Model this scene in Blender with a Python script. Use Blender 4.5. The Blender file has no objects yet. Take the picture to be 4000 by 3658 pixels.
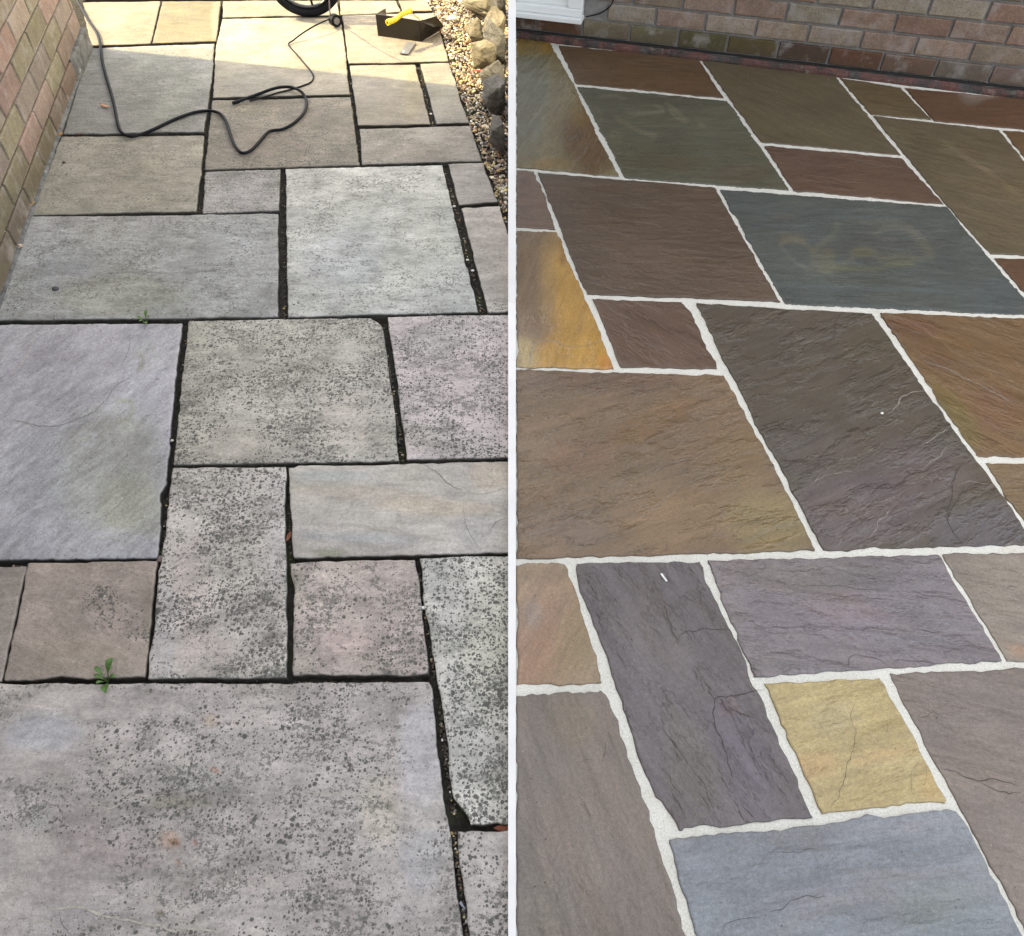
import bpy, bmesh, math, random
import numpy as np
from mathutils import Vector, noise, Matrix
from math import radians, sin, cos, tan, pi

random.seed(7)
C = bpy.context.scene.collection
# ------------------------------------------------------------------ camera
H, TILT, F, CX, CY = 1.60, radians(50.0), 3127.0, 2000.0, 1829.0
cam = bpy.data.cameras.new('camera'); camo = bpy.data.objects.new('camera', cam); C.objects.link(camo)
camo.location = (0, 0, H); camo.rotation_euler = (radians(90) - TILT, 0, 0)
cam.sensor_fit = 'HORIZONTAL'; cam.sensor_width = 36; cam.lens = F / 4000 * 36
cam.clip_start = 0.05; cam.clip_end = 500
bpy.context.scene.camera = camo
# ------------------------------------------------------------------ light
SUN_ELEV, SUN_STR, SKY_STR, EXPO = 43.0, 2.7, 0.15, 2.05
S_TO = (-0.975, 0.222)            # horizontal direction towards the sun
sc = bpy.context.scene
w = bpy.data.worlds.new('World'); sc.world = w; w.use_nodes = True
nt = w.node_tree; bg = nt.nodes['Background']
sky = nt.nodes.new('ShaderNodeTexSky'); sky.sky_type = 'NISHITA'; sky.sun_disc = False
sky.sun_elevation = radians(SUN_ELEV); sky.sun_rotation = math.atan2(S_TO[0], S_TO[1])
sky.dust_density = 3.0; sky.ozone_density = 0.6; sky.air_density = 1.0
hs = nt.nodes.new('ShaderNodeHueSaturation'); hs.inputs['Saturation'].default_value = 0.22
nt.links.new(sky.outputs[0], hs.inputs['Color']); nt.links.new(hs.outputs[0], bg.inputs[0])
bg.inputs[1].default_value = SKY_STR
sun = bpy.data.lights.new('sun', 'SUN'); sun.energy = SUN_STR; sun.angle = radians(0.5); sun.color = (1.0, 0.77, 0.36)
suno = bpy.data.objects.new('sun', sun); C.objects.link(suno)
sv = Vector((S_TO[0], S_TO[1], 0)).normalized() * cos(radians(SUN_ELEV)) + Vector((0, 0, sin(radians(SUN_ELEV))))
suno.rotation_euler = sv.to_track_quat('Z', 'Y').to_euler(); suno.location = (-8, 2, 8)
vs = sc.view_settings; vs.view_transform = 'Standard'; vs.look = 'None'; vs.gamma = 1; vs.exposure = EXPO
E_LEFT, E_RIGHT = 1.08, 1.22        # picture value of a white surface in the open shade of each garden

# ------------------------------------------------------------------ helpers
def ray(px, py):
    x, y = px - CX, CY - py
    return Vector((x, y * sin(TILT) + F * cos(TILT), y * cos(TILT) - F * sin(TILT)))
def P(px, py, z=0.0):
    d = ray(px, py); t = (z - H) / d.z
    return Vector((d.x * t, d.y * t, z))
def pix(x, y, z=0.0):
    c = y * cos(TILT) + (H - z) * sin(TILT)
    return CX + F * x / c, CY - F * (y * sin(TILT) - (H - z) * cos(TILT)) / c
def top_z(g, py):                  # height above ground point g at which the picture row py is met
    a, b = 0.0, 3.0
    for _ in range(40):
        m = (a + b) / 2
        if pix(g.x, g.y, m)[1] > py: a = m
        else: b = m
    return a
def lin(c):
    return tuple((v / 255 / 12.92) if v / 255 <= 0.04045 else ((v / 255 + 0.055) / 1.055) ** 2.4 for v in c)
def alb(c, e):
    return tuple(min(0.86, v / e) for v in lin(c))
def fbm(v, o=4):
    return noise.fractal(v, 1.0, 2.0, o)

def new_mesh(name, verts, faces, mat, parent=None, cols=None, floats=None, vecs=None, smooth=False, origin=None, mats=None, fmat=None):
    me = bpy.data.meshes.new(name)
    if origin is not None:
        o = Vector(origin); verts = [Vector(v) - o for v in verts]
    me.from_pydata([tuple(v) for v in verts], [], faces)
    if cols is not None:
        a = me.color_attributes.new('Col', 'FLOAT_COLOR', 'POINT')
        a.data.foreach_set('color', np.array([(c[0], c[1], c[2], 1.0) for c in cols], dtype=np.float32).ravel())
    for k, arr in (floats or {}).items():
        a = me.attributes.new(k, 'FLOAT', 'POINT'); a.data.foreach_set('value', np.array(arr, dtype=np.float32))
    for k, arr in (vecs or {}).items():
        a = me.attributes.new(k, 'FLOAT_VECTOR', 'POINT'); a.data.foreach_set('vector', np.array([tuple(v) for v in arr], dtype=np.float32).ravel())
    for m in (mats or [mat]): me.materials.append(m)
    if fmat is not None: me.polygons.foreach_set('material_index', np.array(fmat, dtype=np.int32))
    if smooth: me.polygons.foreach_set('use_smooth', [True] * len(me.polygons))
    me.update()
    ob = bpy.data.objects.new(name, me); C.objects.link(ob)
    if origin is not None: ob.location = origin
    if parent is not None:
        ob.parent = parent
        if origin is not None: ob.location = Vector(origin) - parent.location
        else: ob.location = -parent.location
    return ob
def tag(o, label, cat, group=None):
    o['kind'] = 'thing'; o['label'] = label; o['category'] = cat
    if group: o['group'] = group
    return o
def struct(o, label=None):
    o['kind'] = 'structure'
    if label: o['label'] = label; 
    return o
def thing(name, loc, label, cat, group=None):
    o = bpy.data.objects.new(name, None); C.objects.link(o); o.location = loc; o.empty_display_size = 0.05
    return tag(o, label, cat, group)

# ---- node shorthand
class N:
    def __init__(s, name):
        s.m = bpy.data.materials.new(name); s.m.use_nodes = True; s.t = s.m.node_tree
        s.b = s.t.nodes['Principled BSDF']
    def n(s, ty, **kw):
        x = s.t.nodes.new('ShaderNode' + ty)
        for k, v in kw.items(): setattr(x, k, v)
        return x
    def l(s, a, b): s.t.links.new(a, b)
    def put(s, sock, v):
        if hasattr(v, 'is_output') or isinstance(v, bpy.types.NodeSocket): s.l(v, sock)
        else: sock.default_value = v
    def attr(s, name, out='Color'):
        a = s.n('Attribute', attribute_type='GEOMETRY'); a.attribute_name = name; return a.outputs[out]
    def math(s, op, a, b=0.0, c=None, clamp=False):
        x = s.n('Math', operation=op); x.use_clamp = clamp
        s.put(x.inputs[0], a); s.put(x.inputs[1], b)
        if c is not None: s.put(x.inputs[2], c)
        return x.outputs[0]
    def noise(s, vec, scale, detail=4, rough=0.55, dist=0.0, out='Fac'):
        x = s.n('TexNoise'); s.l(vec, x.inputs['Vector']); x.inputs['Scale'].default_value = scale
        x.inputs['Detail'].default_value = detail; x.inputs['Roughness'].default_value = rough; x.inputs['Distortion'].default_value = dist
        return x.outputs[out]
    def map(s, v, a, b, c=0.0, d=1.0, smooth=False):
        x = s.n('MapRange'); x.clamp = True
        if smooth: x.interpolation_type = 'SMOOTHSTEP'
        s.put(x.inputs[0], v); s.put(x.inputs[1], a); s.put(x.inputs[2], b); s.put(x.inputs[3], c); s.put(x.inputs[4], d)
        return x.outputs[0]
    def mix(s, f, a, b, mode='MIX'):
        x = s.n('Mix', data_type='RGBA', blend_type=mode); s.put(x.inputs[0], f); s.put(x.inputs[6], a); s.put(x.inputs[7], b)
        return x.outputs[2]
    def scalev(s, v, xyz, add=(0, 0, 0)):
        x = s.n('Mapping'); s.l(v, x.inputs[0]); x.inputs['Scale'].default_value = xyz; x.inputs['Location'].default_value = add
        return x.outputs[0]
    def grey(s, f):
        x = s.n('CombineColor'); 
        for i in range(3): s.l(f, x.inputs[i])
        return x.outputs[0]
    def bump(s, h, dist, strength=1.0, normal=None):
        x = s.n('Bump'); s.l(h, x.inputs['Height']); x.inputs['Distance'].default_value = dist; x.inputs['Strength'].default_value = strength
        if normal is not None: s.l(normal, x.inputs['Normal'])
        return x.outputs[0]
    def objco(s):
        return s.n('TexCoord').outputs['Object']
def plain(name, col, rough=0.6, metal=0.0, var=0.12, scale=40, bump=0.0, spec=0.5):
    k = N(name); v = k.objco()
    f = k.map(k.noise(v, scale, 5), 0.3, 0.7, 1 - var, 1 + var)
    k.l(k.mix(1.0, (*col, 1), k.grey(f), 'MULTIPLY'), k.b.inputs['Base Color'])
    k.b.inputs['Roughness'].default_value = rough; k.b.inputs['Metallic'].default_value = metal
    k.b.inputs['Specular IOR Level'].default_value = spec
    if bump: k.l(k.bump(k.noise(v, scale * 3, 3), bump), k.b.inputs['Normal'])
    return k.m

# ---- stone of the weathered (left) garden
def weathered_stone():
    k = N('weathered_sandstone'); v = k.attr('Tex', 'Vector'); col = k.attr('Col'); sp = k.attr('Spot', 'Fac'); rv = k.attr('Riv', 'Fac')
    wv = k.n('VectorMath', operation='ADD'); k.l(v, wv.inputs[0])
    dn = k.n('VectorMath', operation='SCALE'); k.l(k.noise(v, 160, 2, out='Color'), dn.inputs[0]); dn.inputs['Scale'].default_value = 0.006
    k.l(dn.outputs[0], wv.inputs[1]); vd = wv.outputs[0]
    big = k.noise(v, 5.5, 7, 0.62); mid = k.noise(k.scalev(v, (0.7, 2.2, 1)), 16, 7, 0.7, 0.6); fine = k.noise(v, 300, 3, 0.7); gr = k.noise(v, 110, 4, 0.7)
    c = k.mix(1.0, col, k.grey(k.map(big, 0.32, 0.68, 0.80, 1.20)), 'MULTIPLY')
    c = k.mix(1.0, c, k.grey(k.map(mid, 0.3, 0.7, 0.76, 1.20)), 'MULTIPLY')
    c = k.mix(1.0, c, k.grey(k.map(gr, 0.28, 0.72, 0.80, 1.18)), 'MULTIPLY')
    c = k.mix(1.0, c, k.grey(k.map(fine, 0.25, 0.75, 0.80, 1.18)), 'MULTIPLY')
    # greenish / violet drift of the stone
    hue = k.noise(v, 3.3, 4, 0.5, 0.4, out='Color'); se = k.n('SeparateColor'); k.l(hue, se.inputs[0])
    c = k.mix(k.map(se.outputs[0], 0.48, 0.66, 0, 0.22), c, k.mix(1.0, c, (0.97, 1.0, 0.88, 1), 'MULTIPLY'))
    c = k.mix(k.map(se.outputs[1], 0.50, 0.66, 0, 0.25), c, k.mix(1.0, c, (1.02, 0.98, 1.05, 1), 'MULTIPLY'))
    # fine black speckle gathered in drifts
    cl_ = k.math('ADD', k.math('MULTIPLY', k.noise(v, 7.5, 5, 0.7), 0.6), k.math('MULTIPLY', k.noise(k.scalev(v, (1, 2.5, 1)), 22, 4, 0.6), 0.4))
    spk = k.math('ADD', k.math('MULTIPLY', k.noise(v, 115, 2, 0.6), 0.55), k.math('MULTIPLY', k.noise(v, 270, 2, 0.7), 0.45))
    thr = k.math('SUBTRACT', 0.66, k.math('MULTIPLY', k.map(cl_, 0.40, 0.58), k.map(sp, 0.0, 0.6, 0.02, 0.20)))
    spm = k.map(k.math('SUBTRACT', spk, thr), 0.0, 0.04, 0, 0.72)
    c = k.mix(spm, c, (0.12, 0.122, 0.108, 1))
    # sooty bloom of algae
    al = k.math('MULTIPLY', k.map(k.noise(k.scalev(v, (1, 1.7, 1)), 9, 8, 0.78), 0.49, 0.70, 0, 0.75), k.map(sp, 0.0, 0.6, 0.25, 1.0))
    c = k.mix(al, c, (0.115, 0.118, 0.098, 1))
    patch = k.noise(v, 7.0, 3, 0.6)
    masks = []
    for sc_, lo, th, rmax in ((26, 0.56, 0.78, 0.40), (170, 0.36, 0.0, 0.60), (95, 0.40, 0.10, 0.56), (42, 0.50, 0.62, 0.46)):
        vo = k.n('TexVoronoi'); k.l(vd, vo.inputs['Vector']); vo.inputs['Scale'].default_value = sc_
        s3 = k.n('SeparateColor'); k.l(vo.outputs['Color'], s3.inputs[0])
        dens = k.math('MULTIPLY', k.math('POWER', sp, 1.35), k.map(patch, lo - 0.10, lo + 0.22, 0.12, 1.0))
        pres = k.math('MULTIPLY', k.math('SUBTRACT', dens, k.math('ADD', k.math('MULTIPLY', s3.outputs[0], 1.0 - th * 0.35), th * 0.35)), 3.0, clamp=True)
        rad = k.math('MULTIPLY', k.math('MULTIPLY', pres, rmax), k.map(s3.outputs[1], 0, 1, 0.55, 1.0))
        m_ = k.map(vo.outputs['Distance'], k.math('MULTIPLY', rad, 0.72), k.math('ADD', rad, 0.001), 1.0, 0.0)
        masks.append(k.math('MULTIPLY', m_, k.math('GREATER_THAN', rad, 0.02)))
    m = k.math('MAXIMUM', k.math('MAXIMUM', masks[0], masks[1]), k.math('MAXIMUM', masks[2], masks[3]))
    c = k.mix(k.math('MULTIPLY', m, 0.95), c, k.mix(se.outputs[2], (0.075, 0.078, 0.068, 1), (0.13, 0.125, 0.115, 1)))
    # pale flecks
    vo = k.n('TexVoronoi'); k.l(vd, vo.inputs['Vector']); vo.inputs['Scale'].default_value = 70; s4 = k.n('SeparateColor'); k.l(vo.outputs['Color'], s4.inputs[0])
    fl = k.math('MULTIPLY', k.math('GREATER_THAN', s4.outputs[0], 0.965), k.map(vo.outputs['Distance'], 0.12, 0.2, 1, 0))
    c = k.mix(k.math('MULTIPLY', fl, 0.7), c, (0.62, 0.62, 0.58, 1))
    # riven steps
    t = k.math('MULTIPLY', k.noise(k.scalev(v, (1.0, 2.6, 1)), 3.0, 6, 0.55, 0.3), 9.0)
    fr = k.math('FRACT', t); st = k.math('ADD', k.math('FLOOR', t), k.map(fr, 0, 0.10, 0, 1))
    edge = k.math('MULTIPLY', k.map(fr, 0.0, 0.045, 1, 0), k.math('MULTIPLY', rv, k.map(k.noise(v, 11, 3), 0.48, 0.62, 0, 1)))
    c = k.mix(k.math('MULTIPLY', edge, 0.35), c, (0.15, 0.145, 0.12, 1))
    k.l(c, k.b.inputs['Base Color'])
    k.b.inputs['Roughness'].default_value = 0.82; k.b.inputs['Specular IOR Level'].default_value = 0.3
    h = k.math('ADD', k.math('MULTIPLY', k.math('MULTIPLY', st, rv), 0.55), k.math('ADD', k.math('MULTIPLY', mid, 1.6), k.math('ADD', k.math('MULTIPLY', gr, 0.7), k.math('MULTIPLY', fine, 0.4))))
    k.l(k.bump(h, 0.0022, 0.8), k.b.inputs['Normal'])
    return k.m
# ---- stone of the washed, still damp (right) garden
def washed_stone():
    k = N('washed_sandstone'); v = k.attr('Tex', 'Vector'); col = k.attr('Col'); rv = k.attr('Riv', 'Fac'); wet = k.attr('Wet', 'Fac')
    big = k.noise(v, 3.6, 6, 0.6); st1 = k.noise(k.scalev(v, (1.0, 7.0, 1)), 6, 8, 0.68, 0.5); gr = k.noise(v, 120, 4, 0.7); fine = k.noise(v, 420, 2, 0.6)
    c = k.mix(1.0, col, k.grey(k.map(big, 0.3, 0.7, 0.86, 1.14)), 'MULTIPLY')
    c = k.mix(1.0, c, k.grey(k.map(st1, 0.3, 0.7, 0.80, 1.2)), 'MULTIPLY')
    c = k.mix(1.0, c, k.grey(k.map(gr, 0.28, 0.72, 0.80, 1.20)), 'MULTIPLY')
    c = k.mix(1.0, c, k.grey(k.map(fine, 0.28, 0.72, 0.80, 1.20)), 'MULTIPLY')
    hue = k.noise(k.scalev(v, (1, 2.4, 1)), 3.0, 5, 0.6, 0.8, out='Color'); se = k.n('SeparateColor'); k.l(hue, se.inputs[0])
    c = k.mix(k.map(se.outputs[0], 0.48, 0.66, 0, 0.4), c, k.mix(1.0, c, (1.10, 0.98, 0.84, 1), 'MULTIPLY'))
    c = k.mix(k.map(se.outputs[1], 0.48, 0.66, 0, 0.35), c, k.mix(1.0, c, (0.95, 0.99, 1.06, 1), 'MULTIPLY'))
    # riven ledges running with the grain
    t = k.math('MULTIPLY', k.noise(k.scalev(v, (1.0, 5.5, 1)), 3.2, 7, 0.56, 0.3), 10.0)
    fr = k.math('FRACT', t); st = k.math('ADD', k.math('FLOOR', t), k.map(fr, 0, 0.16, 0, 1))
    gate = k.math('MULTIPLY', rv, k.map(k.noise(k.scalev(v, (1.0, 2.0, 1)), 8, 4, 0.6), 0.46, 0.58, 0, 1))
    edge = k.math('MULTIPLY', k.map(fr, 0.0, 0.05, 1, 0), gate)
    pale = k.math('MULTIPLY', k.map(fr, 0.07, 0.13, 1, 0), k.math('MULTIPLY', gate, k.map(fr, 0.03, 0.06, 0, 1)))
    c = k.mix(k.math('MULTIPLY', edge, 0.55), c, (0.030, 0.026, 0.022, 1))
    c = k.mix(k.math('MULTIPLY', pale, 0.42), c, (0.42, 0.37, 0.29, 1))
    # scattered pits and grit
    vo = k.n('TexVoronoi'); k.l(v, vo.inputs['Vector']); vo.inputs['Scale'].default_value = 88; s4 = k.n('SeparateColor'); k.l(vo.outputs['Color'], s4.inputs[0])
    c = k.mix(k.math('MULTIPLY', k.math('GREATER_THAN', s4.outputs[0], 0.955), k.map(vo.outputs['Distance'], 0.1, 0.19, 0.8, 0)), c, (0.03, 0.025, 0.02, 1))
    c = k.mix(k.math('MULTIPLY', k.math('LESS_THAN', s4.outputs[0], 0.012), k.map(vo.outputs['Distance'], 0.06, 0.12, 0.7, 0)), c, (0.6, 0.57, 0.5, 1))
    k.l(c, k.b.inputs['Base Color'])
    k.l(k.math('SUBTRACT', k.map(k.noise(v, 6, 4), 0.3, 0.7, 0.38, 0.60), k.math('MULTIPLY', wet, 0.34)), k.b.inputs['Roughness'])
    k.b.inputs['Specular IOR Level'].default_value = 0.5
    h = k.math('ADD', k.math('MULTIPLY', k.math('MULTIPLY', st, gate), 0.8), k.math('ADD', k.math('MULTIPLY', st1, 1.2), k.math('ADD', k.math('MULTIPLY', gr, 0.35), k.math('MULTIPLY', fine, 0.15))))
    k.l(k.bump(h, 0.0022, 0.9), k.b.inputs['Normal'])
    return k.m
M_OLD, M_NEW = weathered_stone(), washed_stone()
M_CRACK = plain('dark_crack', (0.06, 0.052, 0.045), 0.95, var=0.4, scale=120)  # dark colour of the crack ribbons
M_VEIN = plain('pale_vein', (0.42, 0.40, 0.34), 0.85, var=0.3, scale=120)
M_CRACKL = plain('old_crack', (0.13, 0.125, 0.11), 0.95, var=0.4, scale=120)
M_VEINW = plain('scratch_vein', (0.27, 0.245, 0.21), 0.8, var=0.4, scale=120)

# ------------------------------------------------------------------ slabs
def catmull(pts, n):
    out = []
    for i in range(len(pts) - 1):
        p0 = pts[max(i - 1, 0)]; p1 = pts[i]; p2 = pts[i + 1]; p3 = pts[min(i + 2, len(pts) - 1)]
        for j in range(n):
            t = j / n
            out.append(0.5 * ((2 * p1) + (-p0 + p2) * t + (2 * p0 - 5 * p1 + 4 * p2 - p3) * t * t + (-p0 + 3 * p1 - 3 * p2 + p3) * t ** 3))
    out.append(pts[-1]); return out
def along(pts, ts):
    L = [0]
    for a, b in zip(pts, pts[1:]): L.append(L[-1] + (b - a).length)
    out = []; i = 0
    for t in ts:
        s = t * L[-1]
        while i < len(pts) - 2 and L[i + 1] < s: i += 1
        f = (s - L[i]) / max(L[i + 1] - L[i], 1e-9); out.append(pts[i].lerp(pts[i + 1], min(max(f, 0), 1)))
    return out
def surf(x, y, seed, amp):
    return amp * (1.6 * noise.noise(Vector((x * 4, y * 4, seed))) + 0.7 * noise.noise(Vector((x * 13, y * 13, seed + 5))))

SLABS = []
def slab(side, cor, col, label, spot=0.3, riv=0.3, grain=0.0, wet=0.1, ex=None, pat=(), cracks=(), veins=(), rough=1.0, drop=0.0, spots=(), lines=(), res=0.015, pf=None):
    """cor: TL TR BR BL; ex: extra outline points per side 0 top 1 right 2 bottom 3 left."""
    seed = len(SLABS) * 3.71 + 1.3
    pf = pf or (0.55 if side == 'L' else 0.7)
    ex = ex or {}; e = E_LEFT if side == 'L' else E_RIGHT
    q = [P(*c) for c in cor]
    def path(a, b, i): return [q[a]] + [P(*p) for p in ex.get(i, [])] + [q[b]]
    top, right, bot, left = path(0, 1, 0), path(1, 2, 1), path(3, 2, 2), path(0, 3, 3)
    lu = max((q[1] - q[0]).length, (q[2] - q[3]).length); lv = max((q[3] - q[0]).length, (q[2] - q[1]).length)
    def params(L):
        n = max(8, int(L / res)); t = [i / n for i in range(n + 1)]
        e1 = 0.0022 / L; return [0, e1, 2.6 * e1] + [a for a in t if 3.5 * e1 < a < 1 - 3.5 * e1] + [1 - 2.6 * e1, 1 - e1, 1]
    us, vs_ = params(lu), params(lv)
    T, B, Lf, R = along(top, us), along(bot, us), along(left, vs_), along(right, vs_)
    amp = (0.0024 if side == 'L' else 0.0032) * rough
    def jit(pts, s):
        out = []; bs = 1.0 if s in (seed, seed + 11) else -1.0
        for i, p in enumerate(pts):
            a = pts[max(i - 1, 0)]; b = pts[min(i + 1, len(pts) - 1)]; d = (b - a); d = Vector((-d.y, d.x, 0)).normalized() if d.length > 0 else Vector()
            w_ = min(1, i / 3, (len(pts) - 1 - i) / 3)
            bite = max(0.0, noise.noise(Vector((p.x * 17, p.y * 17, s + 31))) - 0.30) * (0.013 if side == 'R' else 0.009)
            j = noise.noise(Vector((p.x * 28, p.y * 28, s))) * amp + noise.noise(Vector((p.x * 110, p.y * 110, s + 3))) * amp * (0.9 if side == 'L' else 1.2) + noise.noise(Vector((p.x * 260, p.y * 260, s + 6))) * amp * (0.4 if side == 'L' else 0.9) + noise.noise(Vector((p.x * 7, p.y * 7, s + 9))) * amp
            out.append(p + d * (j + (bite if s in (seed, seed + 23) else -bite) * bs) * w_)
        return out
    T, B, Lf, R = jit(T, seed), jit(B, seed + 11), jit(Lf, seed + 23), jit(R, seed + 37)
    nu, nv = len(us), len(vs_); V, cols, S, RV, WT, TX = [], [], [], [], [], []
    ym_ = sum(c_[1] for c_ in cor) / 4
    if side == 'L': e = e * (1.80 if ym_ < 150 else 1.55 if ym_ < 240 else 1.38 if ym_ < 650 else 1.15 if ym_ < 900 else 0.95 if ym_ < 1300 else 0.84) / (1 + 0.26 * spot); col = (col[0] + 1, col[1] - 1, col[2] + 2)  # slab colour darkened towards the far rows to offset stronger light there
    if side == 'R' and ym_ < 800: e = e * 0.84  # far slabs coloured lighter to offset weaker light there
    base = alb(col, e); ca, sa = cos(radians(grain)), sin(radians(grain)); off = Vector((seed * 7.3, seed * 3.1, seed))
    tx_, ty_ = random.uniform(-1, 1) * 0.003, random.uniform(-1, 1) * 0.003
    cen = (q[0] + q[1] + q[2] + q[3]) / 4
    pl = [(p[0], p[1], p[2], p[3], alb(p[4], e), p[5] * (pf if min(p[2], p[3]) > 24 else 1.0), radians(p[6]) if len(p) > 6 else 0.0) for p in pat]
    ln = [(l_[0], alb(l_[1], e), l_[2], list(zip(l_[3], l_[3][1:]))) for l_ in lines]
    def hz(x, y): return surf(x, y, seed, 0.0016 if side == 'L' else 0.0011) + (x - cen.x) * tx_ + (y - cen.y) * ty_ - drop
    def add(p, z, dirt=0.0):
        V.append((p.x, p.y, z))
        px, py = pix(p.x, p.y); c = base
        jx = 60 * noise.noise(Vector((px * 0.004, py * 0.004, seed))) + 22 * noise.noise(Vector((px * 0.017, py * 0.017, seed + 2)))
        jy = 60 * noise.noise(Vector((px * 0.004, py * 0.004, seed + 8))) + 22 * noise.noise(Vector((px * 0.017, py * 0.017, seed + 7)))
        for (cx, cy, rx, ry, pc, st, an) in pl:
            dx, dy = px + jx * min(1, rx / 160) - cx, py + jy * min(1, ry / 160) - cy
            dx, dy = dx * cos(an) + dy * sin(an), -dx * sin(an) + dy * cos(an)
            r = math.hypot(dx / rx, dy / ry); f = st * min(1.0, max(0.0, (1.25 - r) / 0.5))
            c = tuple(a * (1 - f) + b * f for a, b in zip(c, pc))
        for (hw_, lc, ls, seg_) in ln:
            dm = 1e9
            for (x0, y0), (x1, y1) in seg_:
                ex_, ey_ = x1 - x0, y1 - y0; q_ = px + jx * .08 - x0, py + jy * .08 - y0; t_ = max(0.0, min(1.0, (q_[0] * ex_ + q_[1] * ey_) / (ex_ * ex_ + ey_ * ey_))); dm = min(dm, math.hypot(q_[0] - t_ * ex_, (q_[1] - t_ * ey_) * 1.25))
            if dm < hw_ * 1.5:
                f = ls * min(1.0, (hw_ * 1.5 - dm) / (hw_ * .9)); c = tuple(a * (1 - f) + b * f for a, b in zip(c, lc))
        s = spot
        for (cx, cy, rx, ry, sv_) in spots:
            r = math.hypot((px + jx - cx) / rx, (py + jy - cy) / ry); f = min(1.0, max(0.0, (1.3 - r) / 0.7)); s = s * (1 - f) + sv_ * f
        if dirt: c = tuple(a * (1 - dirt) + b * dirt for a, b in zip(c, (0.022, 0.02, 0.016)))
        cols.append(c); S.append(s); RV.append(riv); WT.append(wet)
        TX.append((p.x * ca + p.y * sa + off.x, -p.x * sa + p.y * ca + off.y, z + off.z))
    edge_drop = {0: 0.0024, 1: 0.0006, 2: 0.0001}
    for j, v in enumerate(vs_):
        for i, u in enumerate(us):
            p = (T[i] * (1 - v) + B[i] * v) + (Lf[j] * (1 - u) + R[j] * u) - (T[0] * (1 - u) * (1 - v) + T[-1] * u * (1 - v) + B[0] * (1 - u) * v + B[-1] * u * v)
            k_ = min(i, j, nu - 1 - i, nv - 1 - j)
            add(p, hz(p.x, p.y) - edge_drop.get(k_, 0.0) * (1 + 0.5 * noise.noise(Vector((p.x * 60, p.y * 60, seed)))), 0.55 if (k_ == 0 and side == 'L') else (0.35 if k_ == 0 else 0.0))
    Fc = [(j * nu + i, (j + 1) * nu + i, (j + 1) * nu + i + 1, j * nu + i + 1) for j in range(nv - 1) for i in range(nu - 1)]
    ring = [i for i in range(nu)] + [j * nu + nu - 1 for j in range(1, nv)] + [(nv - 1) * nu + i for i in range(nu - 2, -1, -1)] + [j * nu for j in range(nv - 2, 0, -1)]
    m = len(ring)
    for dz, dt in ((0.0045, 0.92), (0.034, 0.95)):
        n0 = len(V)
        for r in ring:
            x, y, z = V[r]; add(Vector((x, y, 0)), (z - dz) if dz < .01 else -0.034, dt)
        Fc += [(ring[i], ring[(i + 1) % m], n0 + (i + 1) % m, n0 + i) for i in range(m)]
        ring = list(range(n0, n0 + m))
    fm = [0] * len(Fc)
    def ribbon(line, wd, mi, wig=0.004):
        pts = along([P(*p) for p in line], [i / 40 for i in range(41)]); 
        Ltot = sum((b - a).length for a, b in zip(pts, pts[1:])); n = max(6, int(Ltot / 0.008))
        pts = along([P(*p) for p in line], [i / n for i in range(n + 1)]); b0 = len(V)
        for i, p in enumerate(pts):
            a = pts[max(i - 1, 0)]; b = pts[min(i + 1, n)]; d = b - a; d = Vector((-d.y, d.x, 0)).normalized()
            p = p + d * wig * (noise.noise(Vector((p.x * 60, p.y * 60, seed + mi))) + 0.6 * noise.noise(Vector((p.x * 190, p.y * 190, seed))))
            hw = wd * 0.5 * (0.35 + 0.9 * abs(noise.noise(Vector((i * 0.37, seed, 2))))+0.25) * min(1, (i + 0.4) / 3, (n - i + 0.4) / 3)
            for sg in (-1, 1):
                r_ = p + d * hw * sg; add(r_, hz(r_.x, r_.y) + 0.0007)
        for i in range(n): Fc.append((b0 + 2 * i, b0 + 2 * i + 1, b0 + 2 * i + 3, b0 + 2 * i + 2)); fm.append(mi)
    for c_ in cracks: ribbon(c_[1], c_[0] * 0.0005, 1)
    for c_ in veins: ribbon(c_[1], c_[0] * 0.0008, 2)
    mats = [M_OLD, M_CRACKL, M_VEIN] if side == 'L' else [M_NEW, M_CRACK, M_VEINW]
    ob = new_mesh('paving_slab', V, Fc, None, cols=cols, floats={'Spot': S, 'Riv': RV, 'Wet': WT}, vecs={'Tex': TX}, smooth=True, origin=(cen.x, cen.y, -0.034), mats=mats, fmat=fm)
    tag(ob, label, 'paving slab', 'weathered slabs with open dark joints' if side == 'L' else 'washed damp slabs with white pointing')
    SLABS.append(ob); return ob

# ------------------------------------------------------------------ LEFT garden: weathered paving
slab('L', [(322, 9), (627, 5), (589, 169), (351, 179)], (172, 164, 142), 'sunlit buff slab at the end of the brick wall, left of the darkest sunlit slab', 0.25,
     pat=[(540, 90, 60, 60, (150, 143, 115), .5)])
slab('L', [(634, 5), (862, 5), (845, 162), (595, 169)], (150, 142, 112), 'greenish sunlit slab with dark algae, narrow one left of the bicycle-like wheel', 0.5,
     pat=[(740, 80, 90, 60, (128, 124, 98), .6), (850, 90, 22, 90, (188, 178, 150), .8)])
slab('L', [(871, 5), (1316, 2), (1326, 59), (869, 68)], (180, 172, 150), 'sunlit cream slab under the wheel at the top of the path', 0.2)
slab('L', [(1326, 2), (1545, 2), (1564, 46), (1330, 58)], (180, 170, 148), 'sunlit slab strip behind the dark dustpan', 0.2)
slab('L', [(1556, 2), (1664, 0), (1688, 42), (1574, 46)], (182, 172, 150), 'smallest sunlit slab corner behind the yellow handle beside the gravel', 0.2)
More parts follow.
